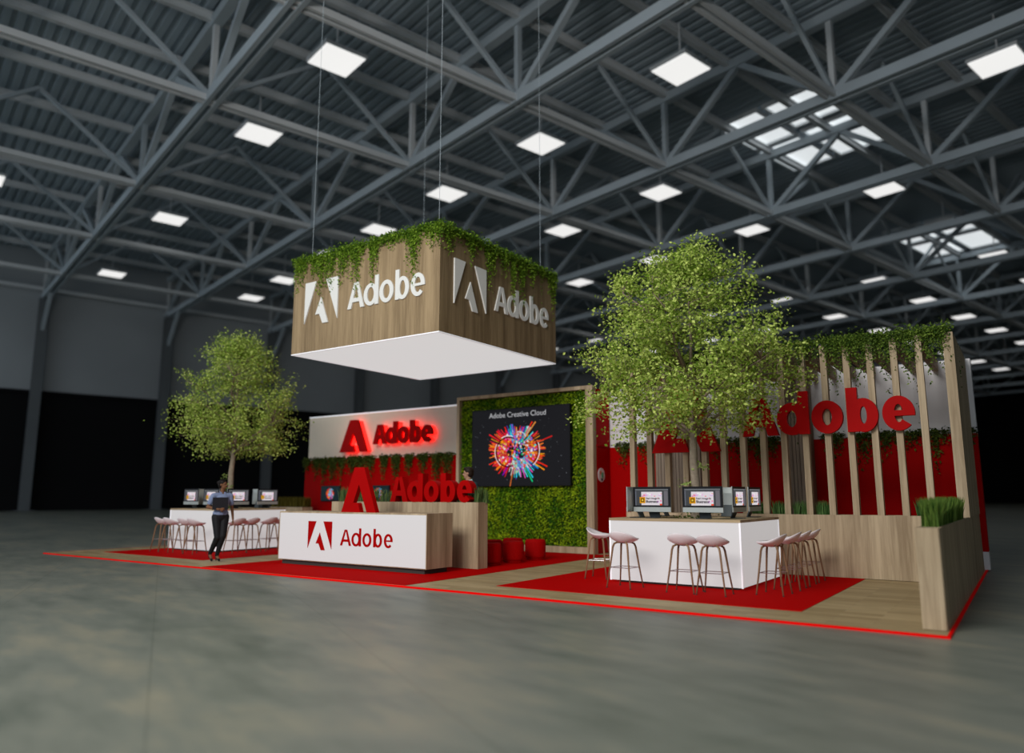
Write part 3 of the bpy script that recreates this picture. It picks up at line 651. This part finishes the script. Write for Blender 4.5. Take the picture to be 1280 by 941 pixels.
reds = [(.85, .01, .01), (.7, .02, .03), (.9, .08, .0), (.8, .0, .06), (.9, .2, .02)]; cool = [(.0, .35, .7), (.1, .05, .5), (.0, .6, .2), (.02, .7, .75), (.35, .1, .6), (.7, .75, .8), (.0, .15, .6)]; warm = [(.9, .35, .0), (.85, .6, .05), (.9, .02, .3), (.8, .1, .5)]
def ray_(ang, r0, r1, w, col, dy):
    c, s_ = cos(ang), sin(ang); m.col = col
    m.poly([(cx+(c*r0-s_*w*.4)*kx*1.1, y-dy, cz+s_*r0+c*w*.4), (cx+(c*r1-s_*w)*kx*1.1, y-dy, cz+s_*r1+c*w), (cx+(c*r1+s_*w)*kx*1.1, y-dy, cz+s_*r1-c*w), (cx+(c*r0+s_*w*.4)*kx*1.1, y-dy, cz+s_*r0-c*w*.4)])
for i in range(300):
    a = rn.uniform(0, 2*pi); deg = math.degrees(a)
    if 45 < deg < 115: pal = cool+reds[:2]+warm[:1]; L = rn.uniform(.42, .72)
    elif 250 < deg < 325: pal = cool+warm; L = rn.uniform(.42, .75)
    else: pal = reds*2+warm[:1]; L = rn.uniform(.5, .76)
    ray_(a, .25, L, rn.uniform(.006, .016), rn.choice(pal), .0005+i*.000004)
for a, L, c in ((60, .84, (.85, .02, .0)), (55, .88, (.8, .3, .05)), (20, .98, (.6, .01, .01)), (-28, .9, (.9, .02, .0)), (-35, .88, (.9, .3, .0)), (-62, .9, (.0, .6, .2)), (-58, .82, (.02, .6, .8)), (-100, .92, (.5, .12, .02)), (148, .86, (.9, .01, .02)), (205, .8, (.85, .02, .0)), (-120, .72, (.2, .0, .4))): ray_(R(a), .3, L, .017, c, .002)
for i in range(330):
    a = rn.uniform(0, 2*pi); r_ = .48*math.sqrt(rn.random()); x = cx+cos(a)*r_*1.3; z = cz+sin(a)*r_
    pal = warm+reds[:2] if x < cx-.12 else (cool+cool+warm if rn.random() < .8 else reds)
    m.col = rn.choice(pal+[(.85, .85, .9)]); s_ = rn.uniform(.015, .04); b = rn.uniform(0, pi); m.poly([(x+s_*cos(b+k*pi/2+.3*(k % 2)), y-.0025-i*.000004, z+s_*sin(b+k*pi/2)) for k in range(4)])
def band(ccx, ccz, r, a0, a1, w, col, dy):
    m.col = col; o = arc(ccx, ccz, r, r, a0, a1); i_ = arc(ccx, ccz, r-w, r-w, a0, a1)
    for k in range(len(o)-1): m.poly([(o[k][0], y-dy, o[k][1]), (i_[k][0], y-dy, i_[k][1]), (i_[k+1][0], y-dy, i_[k+1][1]), (o[k+1][0], y-dy, o[k+1][1])])
band(cx-.25, cz-.02, .40, 60, 290, .035, (.04, .0, .005), .0042); band(cx-.25, cz-.02, .43, 70, 120, .022, (.85, .85, .9), .0044); band(cx-.25, cz-.02, .43, 150, 235, .02, (.85, .8, .85), .0044)
band(cx+.26, cz, .43, -60, 60, .03, (.05, .0, .01), .0042); band(cx+.26, cz, .465, -55, 25, .02, (.8, .82, .9), .0044); band(cx+.1, cz+.28, .22, 20, 110, .02, (.6, .85, .9), .0044)
m.build('lit_display', M['screen'], sc)

# storage block behind the green wall: red side with door
sb = empty('storage_block', (-8.59, 16.4, .006), 'tall red storage block with a flush side door behind the green wall', 'wall panel')
MB().box(-4.2, -.33, 0, 0, .39, 3.99).build('side_board', M['red'], sb)
dr = MB().box(0, -.31, .01, .012, .22, 2.55).build('door', M['red'], sb)
MB().box(0, -.33, 2.56, .03, .26, 2.60).build('door_head', M['red'], sb)
m = MB(); m.mi = 0
m.loft([[(.013+dx, -.12+.17*r_*cos(2*pi*k/24), 1.87+.17*r_*sin(2*pi*k/24)) for k in range(24)] for dx, r_ in ((0, 1), (.01, 1))])
m.mi = 1; m.box(.024, -.12, 1.8, .027, -.02, 1.93); m.mi = 2; m.box(.024, -.2, 1.88, .0265, -.13, 1.96); m.mi = 3; m.box(.024, -.15, 1.73, .0275, -.05, 1.79)
m.build('round_sign', [M['white'], plain('green print', (.1, .5, .3), .5), plain('orange print', (.7, .2, .1), .5), plain('dark print', (.05, .1, .12), .5)], dr)

# ---------------------------------------------------------------- back walls
bw = empty('back_wall', (-4.65, 16.8, .006), 'white over red back wall behind the wood slats on the right', 'wall panel')
a = 3.93
MB().box(-a, 0, 2.56, a, .3, 4.02).build('upper_board', M['white'], bw)
MB().box(-a, -.03, .33, a, .3, 2.56).build('lower_board', M['red'], bw)
MB().box(-a, -.02, 0, a, .3, .33).build('base_board', M['white'], bw)
for x0, x1, lb in ((-7.2, -6.1, 'wide grey brown slatted wood panel behind the large red emblem'), (-4.28, -3.7, 'narrow grey brown slatted wood panel behind the letter d')):
    m = MB(); k = int((x1-x0)/.07)
    m.box(x0, .03, 0, x1, .36, 3.96)
    for i in range(k): xx = x0+(x1-x0)*i/k; m.box(xx+.006, 0, 0, xx+(x1-x0)/k-.006, .03, 3.97)
    for q in range(len(m.v)): v = m.v[q]; m.v[q] = (v[0]-(x0+x1)/2, v[1], v[2])
    tag(m.build('slatted_column', M['woodgrey'], loc=((x0+x1)/2, 16.40, .006)), lb, 'wood panel')
lwall = empty('back_wall', (-16.37, 16.8, .006), 'cream board wall above red at the back left, behind the halo lit sign', 'wall panel'); a = 3.57
MB().box(-a, 0, 2.3, a, .12, 3.98).build('upper_board', M['cream'], lwall)
MB().box(-a-.01, -.012, 3.96, a, .13, 4.0).build('top_edge', M['edgewhite'], lwall)
MB().box(-a, 0, 0, a, .12, 2.3).build('lower_board', M['red'], lwall)
rl = empty('red_ledge_block', (-16.1, 16.5, .006), 'deep red wall block with a planted ledge below the cream board', 'wall panel')
MB().box(-3.3, -.27, 0, 3.28, .27, 2.44).build('block_body', M['red'], rl)
MB().box(-3.3, -.27, 2.44, 3.28, -.22, 2.5).box(-3.3, .22, 2.44, 3.28, .27, 2.5).box(-3.3, -.22, 2.44, -3.25, .22, 2.5).box(3.23, -.22, 2.44, 3.28, .22, 2.5).build('ledge_rim', M['red'], rl)
MB().box(-3.25, -.22, 2.44, 3.23, .22, 2.47).build('soil_bed', M['soil'], rl)
# two gallery screens on the red block
for x, lb in ((-18.1, 'small black screen with colourful burst on red wall, left one'), (-16.0, 'small black screen on the red wall, half hidden by the red emblem')):
    g = empty('small_screen', (x, 16.2, 1.2), lb, 'screen')
    MB().box(-.43, -.03, 0, .43, .03, .48).build('screen_housing', M['black'], g)
    m = MB(); m.col = (.008, .02, .025); m.poly([(-.41, -.0315, .02), (.41, -.0315, .02), (.41, -.0315, .46), (-.41, -.0315, .46)])
    rn = random.Random(5)
    for i in range(120):
        an = rn.uniform(0, 2*pi); r1 = rn.uniform(.12, .19); c, s_ = cos(an), sin(an); m.col = rn.choice(reds if 110 < math.degrees(an) < 260 or an < .6 else cool+reds)
        m.poly([(c*.0, -.0325-i*1e-5, .23), (c*r1-s_*.012, -.0325-i*1e-5, .23+s_*r1+c*.012), (c*r1+s_*.012, -.0325-i*1e-5, .23+s_*r1-c*.012)])
    for i in range(40):
        an = rn.uniform(0, 2*pi); r1 = .1*math.sqrt(rn.random()); m.col = rn.choice(cool); x_, z_ = cos(an)*r1, .23+sin(an)*r1; m.poly([(x_-.015, -.034, z_-.015), (x_+.015, -.034, z_-.015), (x_+.015, -.034, z_+.015), (x_-.015, -.034, z_+.015)])
    m.build('lit_display', M['screen'], g)
# halo lit sign
hs = empty('halo_lit_sign', (-16.37, 16.8, 0), 'red emblem and lettering with glowing red halo on the cream wall', 'sign')
m = MB(); emblem_solid(m, -1.78, 2.74, 1.21, 1.02, -.27, -.17); m.build('emblem_body', M['redsign'], hs)
m = MB(); emblem_solid(m, -1.76, 2.76, 1.17, .98, -.17, -.001); m.build('led_halo', M['halo'], hs)
word(hs, -.30, 2.41, 2.95, .67, .235, -.27, -.17, M['redsign'])
word(hs, -.28, 2.37, 2.965, .64, .21, -.17, -.001, M['halo'], name='led_halo')
# ivy clumps
def ivy(x, y, z, w, ln, seed, label, group, n=22, loc_back=True):
    rn = random.Random(seed); m = MB(); clump(m, 0, .03, w, ln, n, rn, y=0, dark=(.02, .045, .008), lite=(.16, .22, .035), size=.065)
    for i in range(70): leaf(m, (rn.uniform(-w*1.3, w*1.3), rn.gauss(0, .04), rn.gauss(.02, .03)), .07, rn, mixc((.01, .03, .006), (.09, .14, .02), rn.random()), wid=.6)
    tag(m.build('trailing_ivy', M['leaf'], loc=(x, y, z)), label, 'plant', group)
rn = random.Random(31); x = -19.3; i = 0
while x < -13.0:
    ivy(x, 16.22, 2.5, rn.uniform(.12, .2), rn.uniform(.75, 1.25), 100+i, 'dark trailing ivy clump over the red back left ledge, %s from its left end' % ORD[i], 'ivy clumps on the back left ledge', n=34)
    x += rn.uniform(.38, .56); i += 1
for i, x in enumerate((-8.2, -7.55, -6.9, -5.75, -5.3, -4.95, -4.6, -3.3, -2.72, -2.3, -1.9, -1.45, -.95)):
    ivy(x-.0, 16.74, 2.6, .19, .75+.25*((i*7) % 3)/2, 200+i, 'dark ivy clump on the red back wall behind the slats, %s from the left' % ORD[i], 'ivy clumps on the back right wall')

# ---------------------------------------------------------------- slatted pergola on the planter wall
lwp = empty('low_planter_wall', (-3.9, 13.87, .006), 'waist high wood planter wall under the row of slats', 'planter')
MB().box(-2.85, 0, 0, 2.85, .32, 1.0).build('planter_body', M['wood'], lwp)
MB().box(-2.85, 0, 1.0, 2.85, .02, 1.044).box(-2.85, .30, 1.0, 2.85, .32, 1.044).box(-2.85, .02, 1, -2.83, .3, 1.044).box(2.83, .02, 1, 2.85, .3, 1.044).build('planter_rim', M['wood'], lwp)
MB().box(-2.83, .02, 1.0, 2.83, .30, 1.03).build('soil_bed', M['soil'], lwp)
pg = empty('slatted_pergola', (-3.7, 13.9, 1.04), 'row of oak posts with rafters running back to the white wall', 'pergola')
PX = [-.94-.3775*i for i in range(16)]; top = 4.04-1.04
for i, x in enumerate(PX):
    xx = x+3.7
    MB().box(xx-(.052 if i else .012), 0, -.01, xx+(.052 if i else .14), .13, top).build('post', M['wood'], pg)
    MB().box(xx-.052, .13, top-.22, xx+.052, 2.86 if not (-4.4 < x < -3.6 or -7.3 < x < -6) else 2.47, top).build('rafter', M['wood'], pg)
MB().box(-.80+3.7-.035, .13, -.0, -.80+3.7, 2.86, top).build('end_panel', M['wood'], pg)
pe = MB().box(PX[-1]+3.7, .13, top-.03, PX[0]+3.7, .2, top-.005).build('top_rail', M['wood'], pg)
rs = empty('red_lettering_sign', (-3.7, 13.83, 0), 'large red emblem and lettering mounted on the front of the slats', 'sign')
m = MB(); emblem_solid(m, -6.12+3.7, 2.21, 1.38, 1.26, -.04, .06); m.build('emblem_body', M['redsign'], rs)
word(rs, -4.30+3.7, 2.87, 2.46, .765, .235, -.04, .06, M['redsign'])
# ivy garland on top of the pergola
rn = random.Random(44); m = MB()
for i in range(84):
    x = rn.uniform(-6.7, -.85); k = rn.uniform(.06, .15)
    clump(m, x+3.7, .06, k, rn.choice((.3, .5, .8, 1.2)), int(16*k/.15), rn, y=rn.uniform(-.02, .12), dark=(.03, .08, .01), lite=(.26, .38, .06), size=.055)
for x in (-6.2, -5.2, -4.3, -3.7, -3.1, -2.6, -2.05, -1.6, -.95): 
    clump(m, x+3.7, .04, .1, 1.0, 7, rn, y=rn.choice((-.02, .2)), dark=(.05, .1, .02), lite=(.2, .3, .06), size=.05)
    vine(m, x+3.7+.15, -.1, 1.7, rn, y=.9, spread=.03, dark=(.05, .1, .02), lite=(.15, .22, .06), size=.05)
for i in range(3200): leaf(m, (rn.uniform(-3.05, 2.9), rn.uniform(-.08, .25), rn.gauss(.05, .07)), .06, rn, mixc((.03, .08, .01), (.26, .38, .06), rn.random()**1.3), wid=.6)
tag(m.build('ivy_garland', M['leaf'], loc=(-3.7, 13.88, 4.05)), 'thick green ivy garland along the top of the slatted pergola', 'plant')
for i, (x, w_) in enumerate(((-6.03, .13), (-5.28, .13), (-4.9, .12), (-4.13, .13), (-3.75, .13), (-3.37, .13), (-2.97, .15))):
    rn = random.Random(60+i); m = MB(); grass(m, -w_, w_, 0, .12, 0, .27, 170, rn, (.05, .13, .03), (.18, .32, .10))
    tag(m.build('grass_tuft', M['leaf'], loc=(x, 13.99, 1.03)), 'short green grass tuft between two slats on the planter wall, %s tuft from the left' % ORD[i], 'grass', 'grass tufts between the slats')
# right hand planter box
rp = empty('wooden_planter', (-.93, 9.06, .006), 'long grey wood planter box at the front right corner of the booth', 'planter'); L = 7.7
MB().box(-.11, 0, 0, .11, L, 1.0).build('planter_body', M['wood'], rp)
MB().box(-.11, 0, 1.0, .11, .3, 1.035).box(-.11, .3, 1, -.09, L, 1.035).box(.09, .3, 1, .11, L, 1.035).box(-.09, L-.02, 1, .09, L, 1.035).build('planter_rim', M['wood'], rp)
MB().box(-.09, .3, 1.0, .09, L-.02, 1.02).build('soil_bed', M['soil'], rp)
MB().box(.11, .02, 0, .118, L-.02, 1.035).build('side_cladding', M['wood'], rp)
rn = random.Random(70); m = MB(); grass(m, -.085, .085, .38, 4.2, 0, .34, 3200, rn, (.03, .09, .012), (.21, .32, .06)); grass(m, -.62, -.12, 4.95, 5.12, 0, .33, 420, rn, (.05, .13, .03), (.18, .32, .10))
tag(m.build('ornamental_grass', M['leaf'], loc=(-.93, 9.06, 1.02)), 'dense tall green grass filling the planter at the front right corner', 'grass', kind='stuff')
# far left grass planter
lp = empty('wooden_planter', (-19.2, 15.5, .006), 'low wood planter with olive grass at the far left rear edge', 'planter')
MB().box(-.7, -.2, 0, .85, .2, 1.02).build('planter_body', M['wood'], lp); MB().box(-.68, -.18, 1.02, .83, .18, 1.03).build('soil_bed', M['soil'], lp)
rn = random.Random(71); m = MB(); grass(m, -.68, .84, -.17, .17, 0, .32, 1500, rn, (.06, .055, .008), (.24, .20, .03))
tag(m.build('ornamental_grass', M['leaf'], loc=(-19.2, 15.5, 1.035)), 'olive brown ornamental grass at the far left rear edge', 'grass', kind='stuff')

# ---------------------------------------------------------------- poufs
po = empty('pouf', (0, 0, 0), 'x', 'pouf')
MB().lathe([(.19, 0), (.205, .01), (.205, .03), (.18, .035)], seg=28).build('base', M['redsign'], po, True)
MB().lathe([(.19, .035), (.215, .05), (.226, .10), (.226, .37), (.212, .415), (.19, .43), (.10, .437), (.01, .438)], seg=32).build('cushion_body', M['redfab'], po, True)
for i, (x, y, lb) in enumerate(((-8.98, 13.92, 'red round pouf farthest right, nearest the green wall frame'), (-9.0, 13.1, 'red round pouf in the front row, middle one'), (-9.05, 12.35, 'red round pouf half hidden by the planter corner'),
    (-9.62, 13.98, 'red round pouf in the second row behind the middle front pouf'), (-9.62, 13.2, 'red round pouf in the second row, peeking over the one at the planter corner'))):
    p = po if i == 0 else copy_tree(po); p.location = (x, y, .006); p['label'] = lb; p['group'] = 'red poufs before the green wall'

# ---------------------------------------------------------------- people
def hand(mb, wrist, dirv, side, normal, curl=.5, k=1.0):
    # palm, four unequal bent fingers and a thumb leaving the side of the palm
    d = Vector(dirv).normalized(); nrm = Vector(normal).normalized(); s = Vector(side).normalized(); w = Vector(wrist)
    for o in (-.024, -.008, .008, .024): mb.limb([w+s*o*.6*k, w+d*.08*k+s*o*k], [.012*k, .0115*k], 8)
    for j, (o, ln) in enumerate(((-.026, .062), (-.009, .074), (.009, .07), (.026, .055))):
        b = w+d*.082*k+s*o*k; m1 = b+(d*cos(curl*.6)+nrm*sin(curl*.6))*ln*.5*k; t_ = m1+(d*cos(curl*1.5)+nrm*sin(curl*1.5))*ln*.5*k
        mb.limb([b, m1, t_], [.0088*k, .008*k, .0068*k], 8)
    b = w+d*.03*k-s*.024*k; m1 = b+(d*.6-s*.8).normalized()*.035*k; t_ = m1+(d*.9-s*.2+nrm*.3).normalized()*.03*k
    mb.limb([b, m1, t_], [.012*k, .010*k, .008*k], 8)
def head(root, mb, c, turn, k, skin, hair, style):
    # head centre c, facing +x turned by 'turn' about z
    rot = Matrix.Rotation(turn, 3, 'Z'); q = lambda x, y, z: Vector(c)+rot @ Vector((x*k, y*k, z*k))
    mb.ell(q(-.01, 0, .025), (.093*k, .074*k, .092*k), 20, 14, rot); mb.ell(q(.022, 0, -.035), (.062*k, .055*k, .07*k), 16, 12, rot)
    mb.ell(q(.052, 0, -.083), (.024*k, .024*k, .02*k), 12, 8, rot)
    mb.limb([q(.082, 0, .012), q(.098, 0, -.022)], [.008*k, .014*k], 8)
    for s in (-1, 1): mb.ell(q(-.005, s*.076, -.005), (.018*k, .009*k, .03*k), 10, 8, rot); mb.ell(q(.07, s*.03, .03), (.018*k, .02*k, .008*k), 8, 6, rot)
    def face_parts(body):
        e = MB()
        for s in (-1, 1): e.ell(q(.077, s*.03, .008), (.010*k, .013*k, .007*k), 10, 6, rot)
        e.build('eyes', M['eye'], body, True); l = MB().ell(q(.081, 0, -.055), (.010*k, .022*k, .008*k), 10, 6, rot); l.build('mouth', M['lip'], body, True)
        h = MB(); h.ell(q(-.022, 0, .045), (.098*k, .083*k, .088*k), 20, 14, rot); h.ell(q(-.045, 0, 0), (.07*k, .078*k, .08*k), 16, 12, rot)
        if style == 'bun': h.ell(q(-.115, 0, .05), (.045*k, .045*k, .045*k), 14, 10, rot)
        else: h.ell(q(.03, 0, .098), (.06*k, .065*k, .03*k), 14, 8, rot)
        ho = h.build('hair', hair, body, True); remesh(ho, .008, 3)
    return face_parts
def woman():
    root = empty('person', (-14.27, 9.72, .006), 'woman in blue short sleeved blouse and black trousers walking with a dark folder', 'person', rz=R(-16))
    b = MB()
    hp, cr = Vector((0, 0, .94)), Vector((.02, 0, 1.36)); nk = Vector((.03, 0, 1.44)); hc = (.045, 0, 1.60)
    b.ell((0, 0, .95), (.10, .155, .12)); b.ell((.01, 0, 1.10), (.088, .125, .13)); b.ell((.02, 0, 1.27), (.10, .155, .15)); b.limb([(.02, -.13, 1.375), (.02, .13, 1.375)], [.05, .05])
    b.limb([(.015, 0, 1.38), (.035, 0, 1.50)], [.055, .044]); fp_ = head(root, b, hc, R(38), .93, M['skin1'], M['hair'], 'bun')
    RA = [(.02, -.175, 1.365), (-.02, -.27, 1.13), (.17, -.10, 1.085)]; LA = [(.02, .175, 1.365), (.0, .235, 1.10), (.05, .25, .87)]
    b.limb(RA, [.045, .036, .024]); b.limb(LA, [.045, .034, .022])
    hand(b, (.175, -.09, 1.085), (.25, .95, .05), (0, 0, 1), (-1, .1, 0), 1.0, .95); hand(b, (.05, .25, .865), (.15, .02, -1), (1, 0, 0), (0, -1, 0), .5, .95)
    LL = [(.0, .085, .92), (.13, .03, .52), (-.02, -.02, .13)]; RL = [(.0, -.085, .92), (.10, -.07, .50), (-.16, -.12, .16)]
    b.limb(LL, [.085, .055, .032]); b.limb(RL, [.085, .055, .032])
    def foot(a, pitch):
        a = Vector(a); tip = a+Vector((.15*cos(pitch), 0, -.085-.10*sin(pitch))); b.limb([a, a+Vector((-.015, 0, -.03))], [.032, .03]); b.limb([a+Vector((0, 0, -.03)), a.lerp(tip, .6), tip], [.028, .028, .02]); return tip
    f1 = foot(LL[2], .1); f2 = foot(RL[2], .5)
    body = b.build('body', M['skin1'], root); remesh(body, .007, 3); fp_(body)
    c = MB(); c.ell((0, 0, 1.0), (.118, .168, .10)); c.ell((.01, 0, 1.10), (.108, .143, .14)); c.ell((.02, 0, 1.27), (.122, .172, .15)); c.limb([(.02, -.14, 1.37), (.02, .14, 1.37)], [.062, .062])
    for A in (RA, LA):
        p = Vector(A[0]).lerp(Vector(A[1]), .62); c.limb([A[0], tuple(p)], [.062, .056])
    o = c.build('blouse', M['blouse'], root); remesh(o, .009, 3)
    c = MB(); 
    for s in (-1, 1): c.prism([(.0, 1.47), (.07*1, 1.44), (.105, 1.34), (.08, 1.40)], s*.02, s*.06)
    c.build('collar', M['blouse'], root)
    c = MB(); c.ell((0, 0, .93), (.115, .168, .13)); 
    c.limb(LL, [.10, .068, .043]); c.limb(RL, [.10, .068, .043]); o = c.build('trousers', M['trouser'], root); remesh(o, .009, 3)
    for tip, a, flat in ((f1, LL[2], 1), (f2, RL[2], 0)):
        a = Vector(a); m = MB().limb([tuple(tip+Vector((.0, 0, .0))), tuple(a.lerp(tip, .55)+Vector((0, 0, -.02)))], [.026, .03]); m.limb([tuple(a+Vector((-.03, 0, -.045)))], [.03]); m.limb([tuple(a+Vector((-.03, 0, -.04))), tuple(a+Vector((-.035-.03*(1-flat), 0, -.125+.02*(1-flat))))], [.016, .007])
        m.limb([tuple(a+Vector((-.03, 0, -.055))), tuple(a.lerp(tip, .6)+Vector((0, 0, -.025)))], [.02, .02]); o = m.build('shoe', M['black'], root); remesh(o, .007, 2)
    return root
woman()
fo = empty('folder', (-14.27, 9.72, .006), 'dark grey folder held against the chest of the walking woman', 'folder', rz=R(-16))
m = MB(); R2 = Matrix.Rotation(R(-14), 3, 'Z')
def fb(name, x0, y0, z0, x1, y1, z1, mat):
    mm = MB().box(x0, y0, z0, x1, y1, z1); mm.v = [tuple(R2 @ Vector(v)) for v in mm.v]; mm.build(name, mat, fo)
fb('cover', .155, -.185, 1.075, .160, .125, 1.335, M['folder']); fb('cover', .178, -.185, 1.075, .183, .125, 1.335, M['folder']); fb('pages', .160, -.18, 1.08, .178, .12, 1.33, M['paper'])
def man():
    root = empty('person', (-9.6, 12.35, .006), 'man in dark suit with white collar standing behind the planter', 'person', rz=R(-112)); k = 1.1
    V = lambda x, y, z: (x*k, y*k, z*k); b = MB()
    b.ell(V(0, 0, .95), (.11*k, .16*k, .12*k)); b.ell(V(0, 0, 1.15), (.10*k, .15*k, .16*k)); b.ell(V(.01, 0, 1.33), (.12*k, .19*k, .14*k)); b.limb([V(0, -.16, 1.44), V(0, .16, 1.44)], [.06*k]*2)
    b.limb([V(0, 0, 1.44), V(.02, 0, 1.57)], [.062*k, .054*k]); fp_ = head(root, b, V(.03, 0, 1.66), R(-38), 1.04*k*.93, M['skin2'], M['hair2'], 'short')
    arms = []
    for s in (-1, 1):
        A = [V(0, s*.21, 1.43), V(-.02, s*.26, 1.14), V(.05, s*.25, .90)]; arms.append(A); b.limb(A, [.055*k, .042*k, .028*k]); hand(b, A[2], (.1, 0, -1), (1, 0, 0), (0, -s, 0), .5, k)
        Lg = [V(0, s*.10, .93), V(.01, s*.10, .5), V(-.01, s*.11, .09)]; b.limb(Lg, [.09*k, .06*k, .038*k]); b.limb([Lg[2], V(.13, s*.12, .035)], [.038*k, .035*k])
        arms.append(Lg)
    body = b.build('body', M['skin2'], root); remesh(body, .009, 3); fp_(body)
    c = MB(); c.ell(V(0, 0, 1.0), (.14*k, .19*k, .16*k)); c.ell(V(0, 0, 1.15), (.13*k, .18*k, .17*k)); c.ell(V(.01, 0, 1.33), (.145*k, .215*k, .15*k)); c.limb([V(0, -.17, 1.44), V(0, .17, 1.44)], [.072*k]*2)
    for A in (arms[0], arms[2]): c.limb(A, [.072*k, .056*k, .044*k])
    o = c.build('jacket', M['suit'], root); remesh(o, .012, 3)
    c = MB(); c.ell(V(0, 0, .93), (.13*k, .18*k, .14*k))
    for A in (arms[1], arms[3]): c.limb(A, [.11*k, .08*k, .058*k])
    o = c.build('trousers', M['suit'], root); remesh(o, .012, 3)
    for A in (arms[1], arms[3]):
        p = Vector(A[2]); m = MB().limb([tuple(p+Vector((-.02, 0, -.05))), tuple(p+Vector((.17, 0, -.06)))], [.048, .042]); remesh(m.build('shoe', M['black'], root), .01, 2)
    m = MB().tube([V(.0, 0, 1.495), V(.012, 0, 1.545)], [.078*k, .066*k], 20); m.build('shirt_collar', M['shirt'], root, True)
    m = MB().prism([(.13*k, 1.46*k), (.155*k, 1.30*k), (.06*k, 1.50*k)], -.035*k, .035*k); m.build('shirt_front', M['shirt'], root)
man()
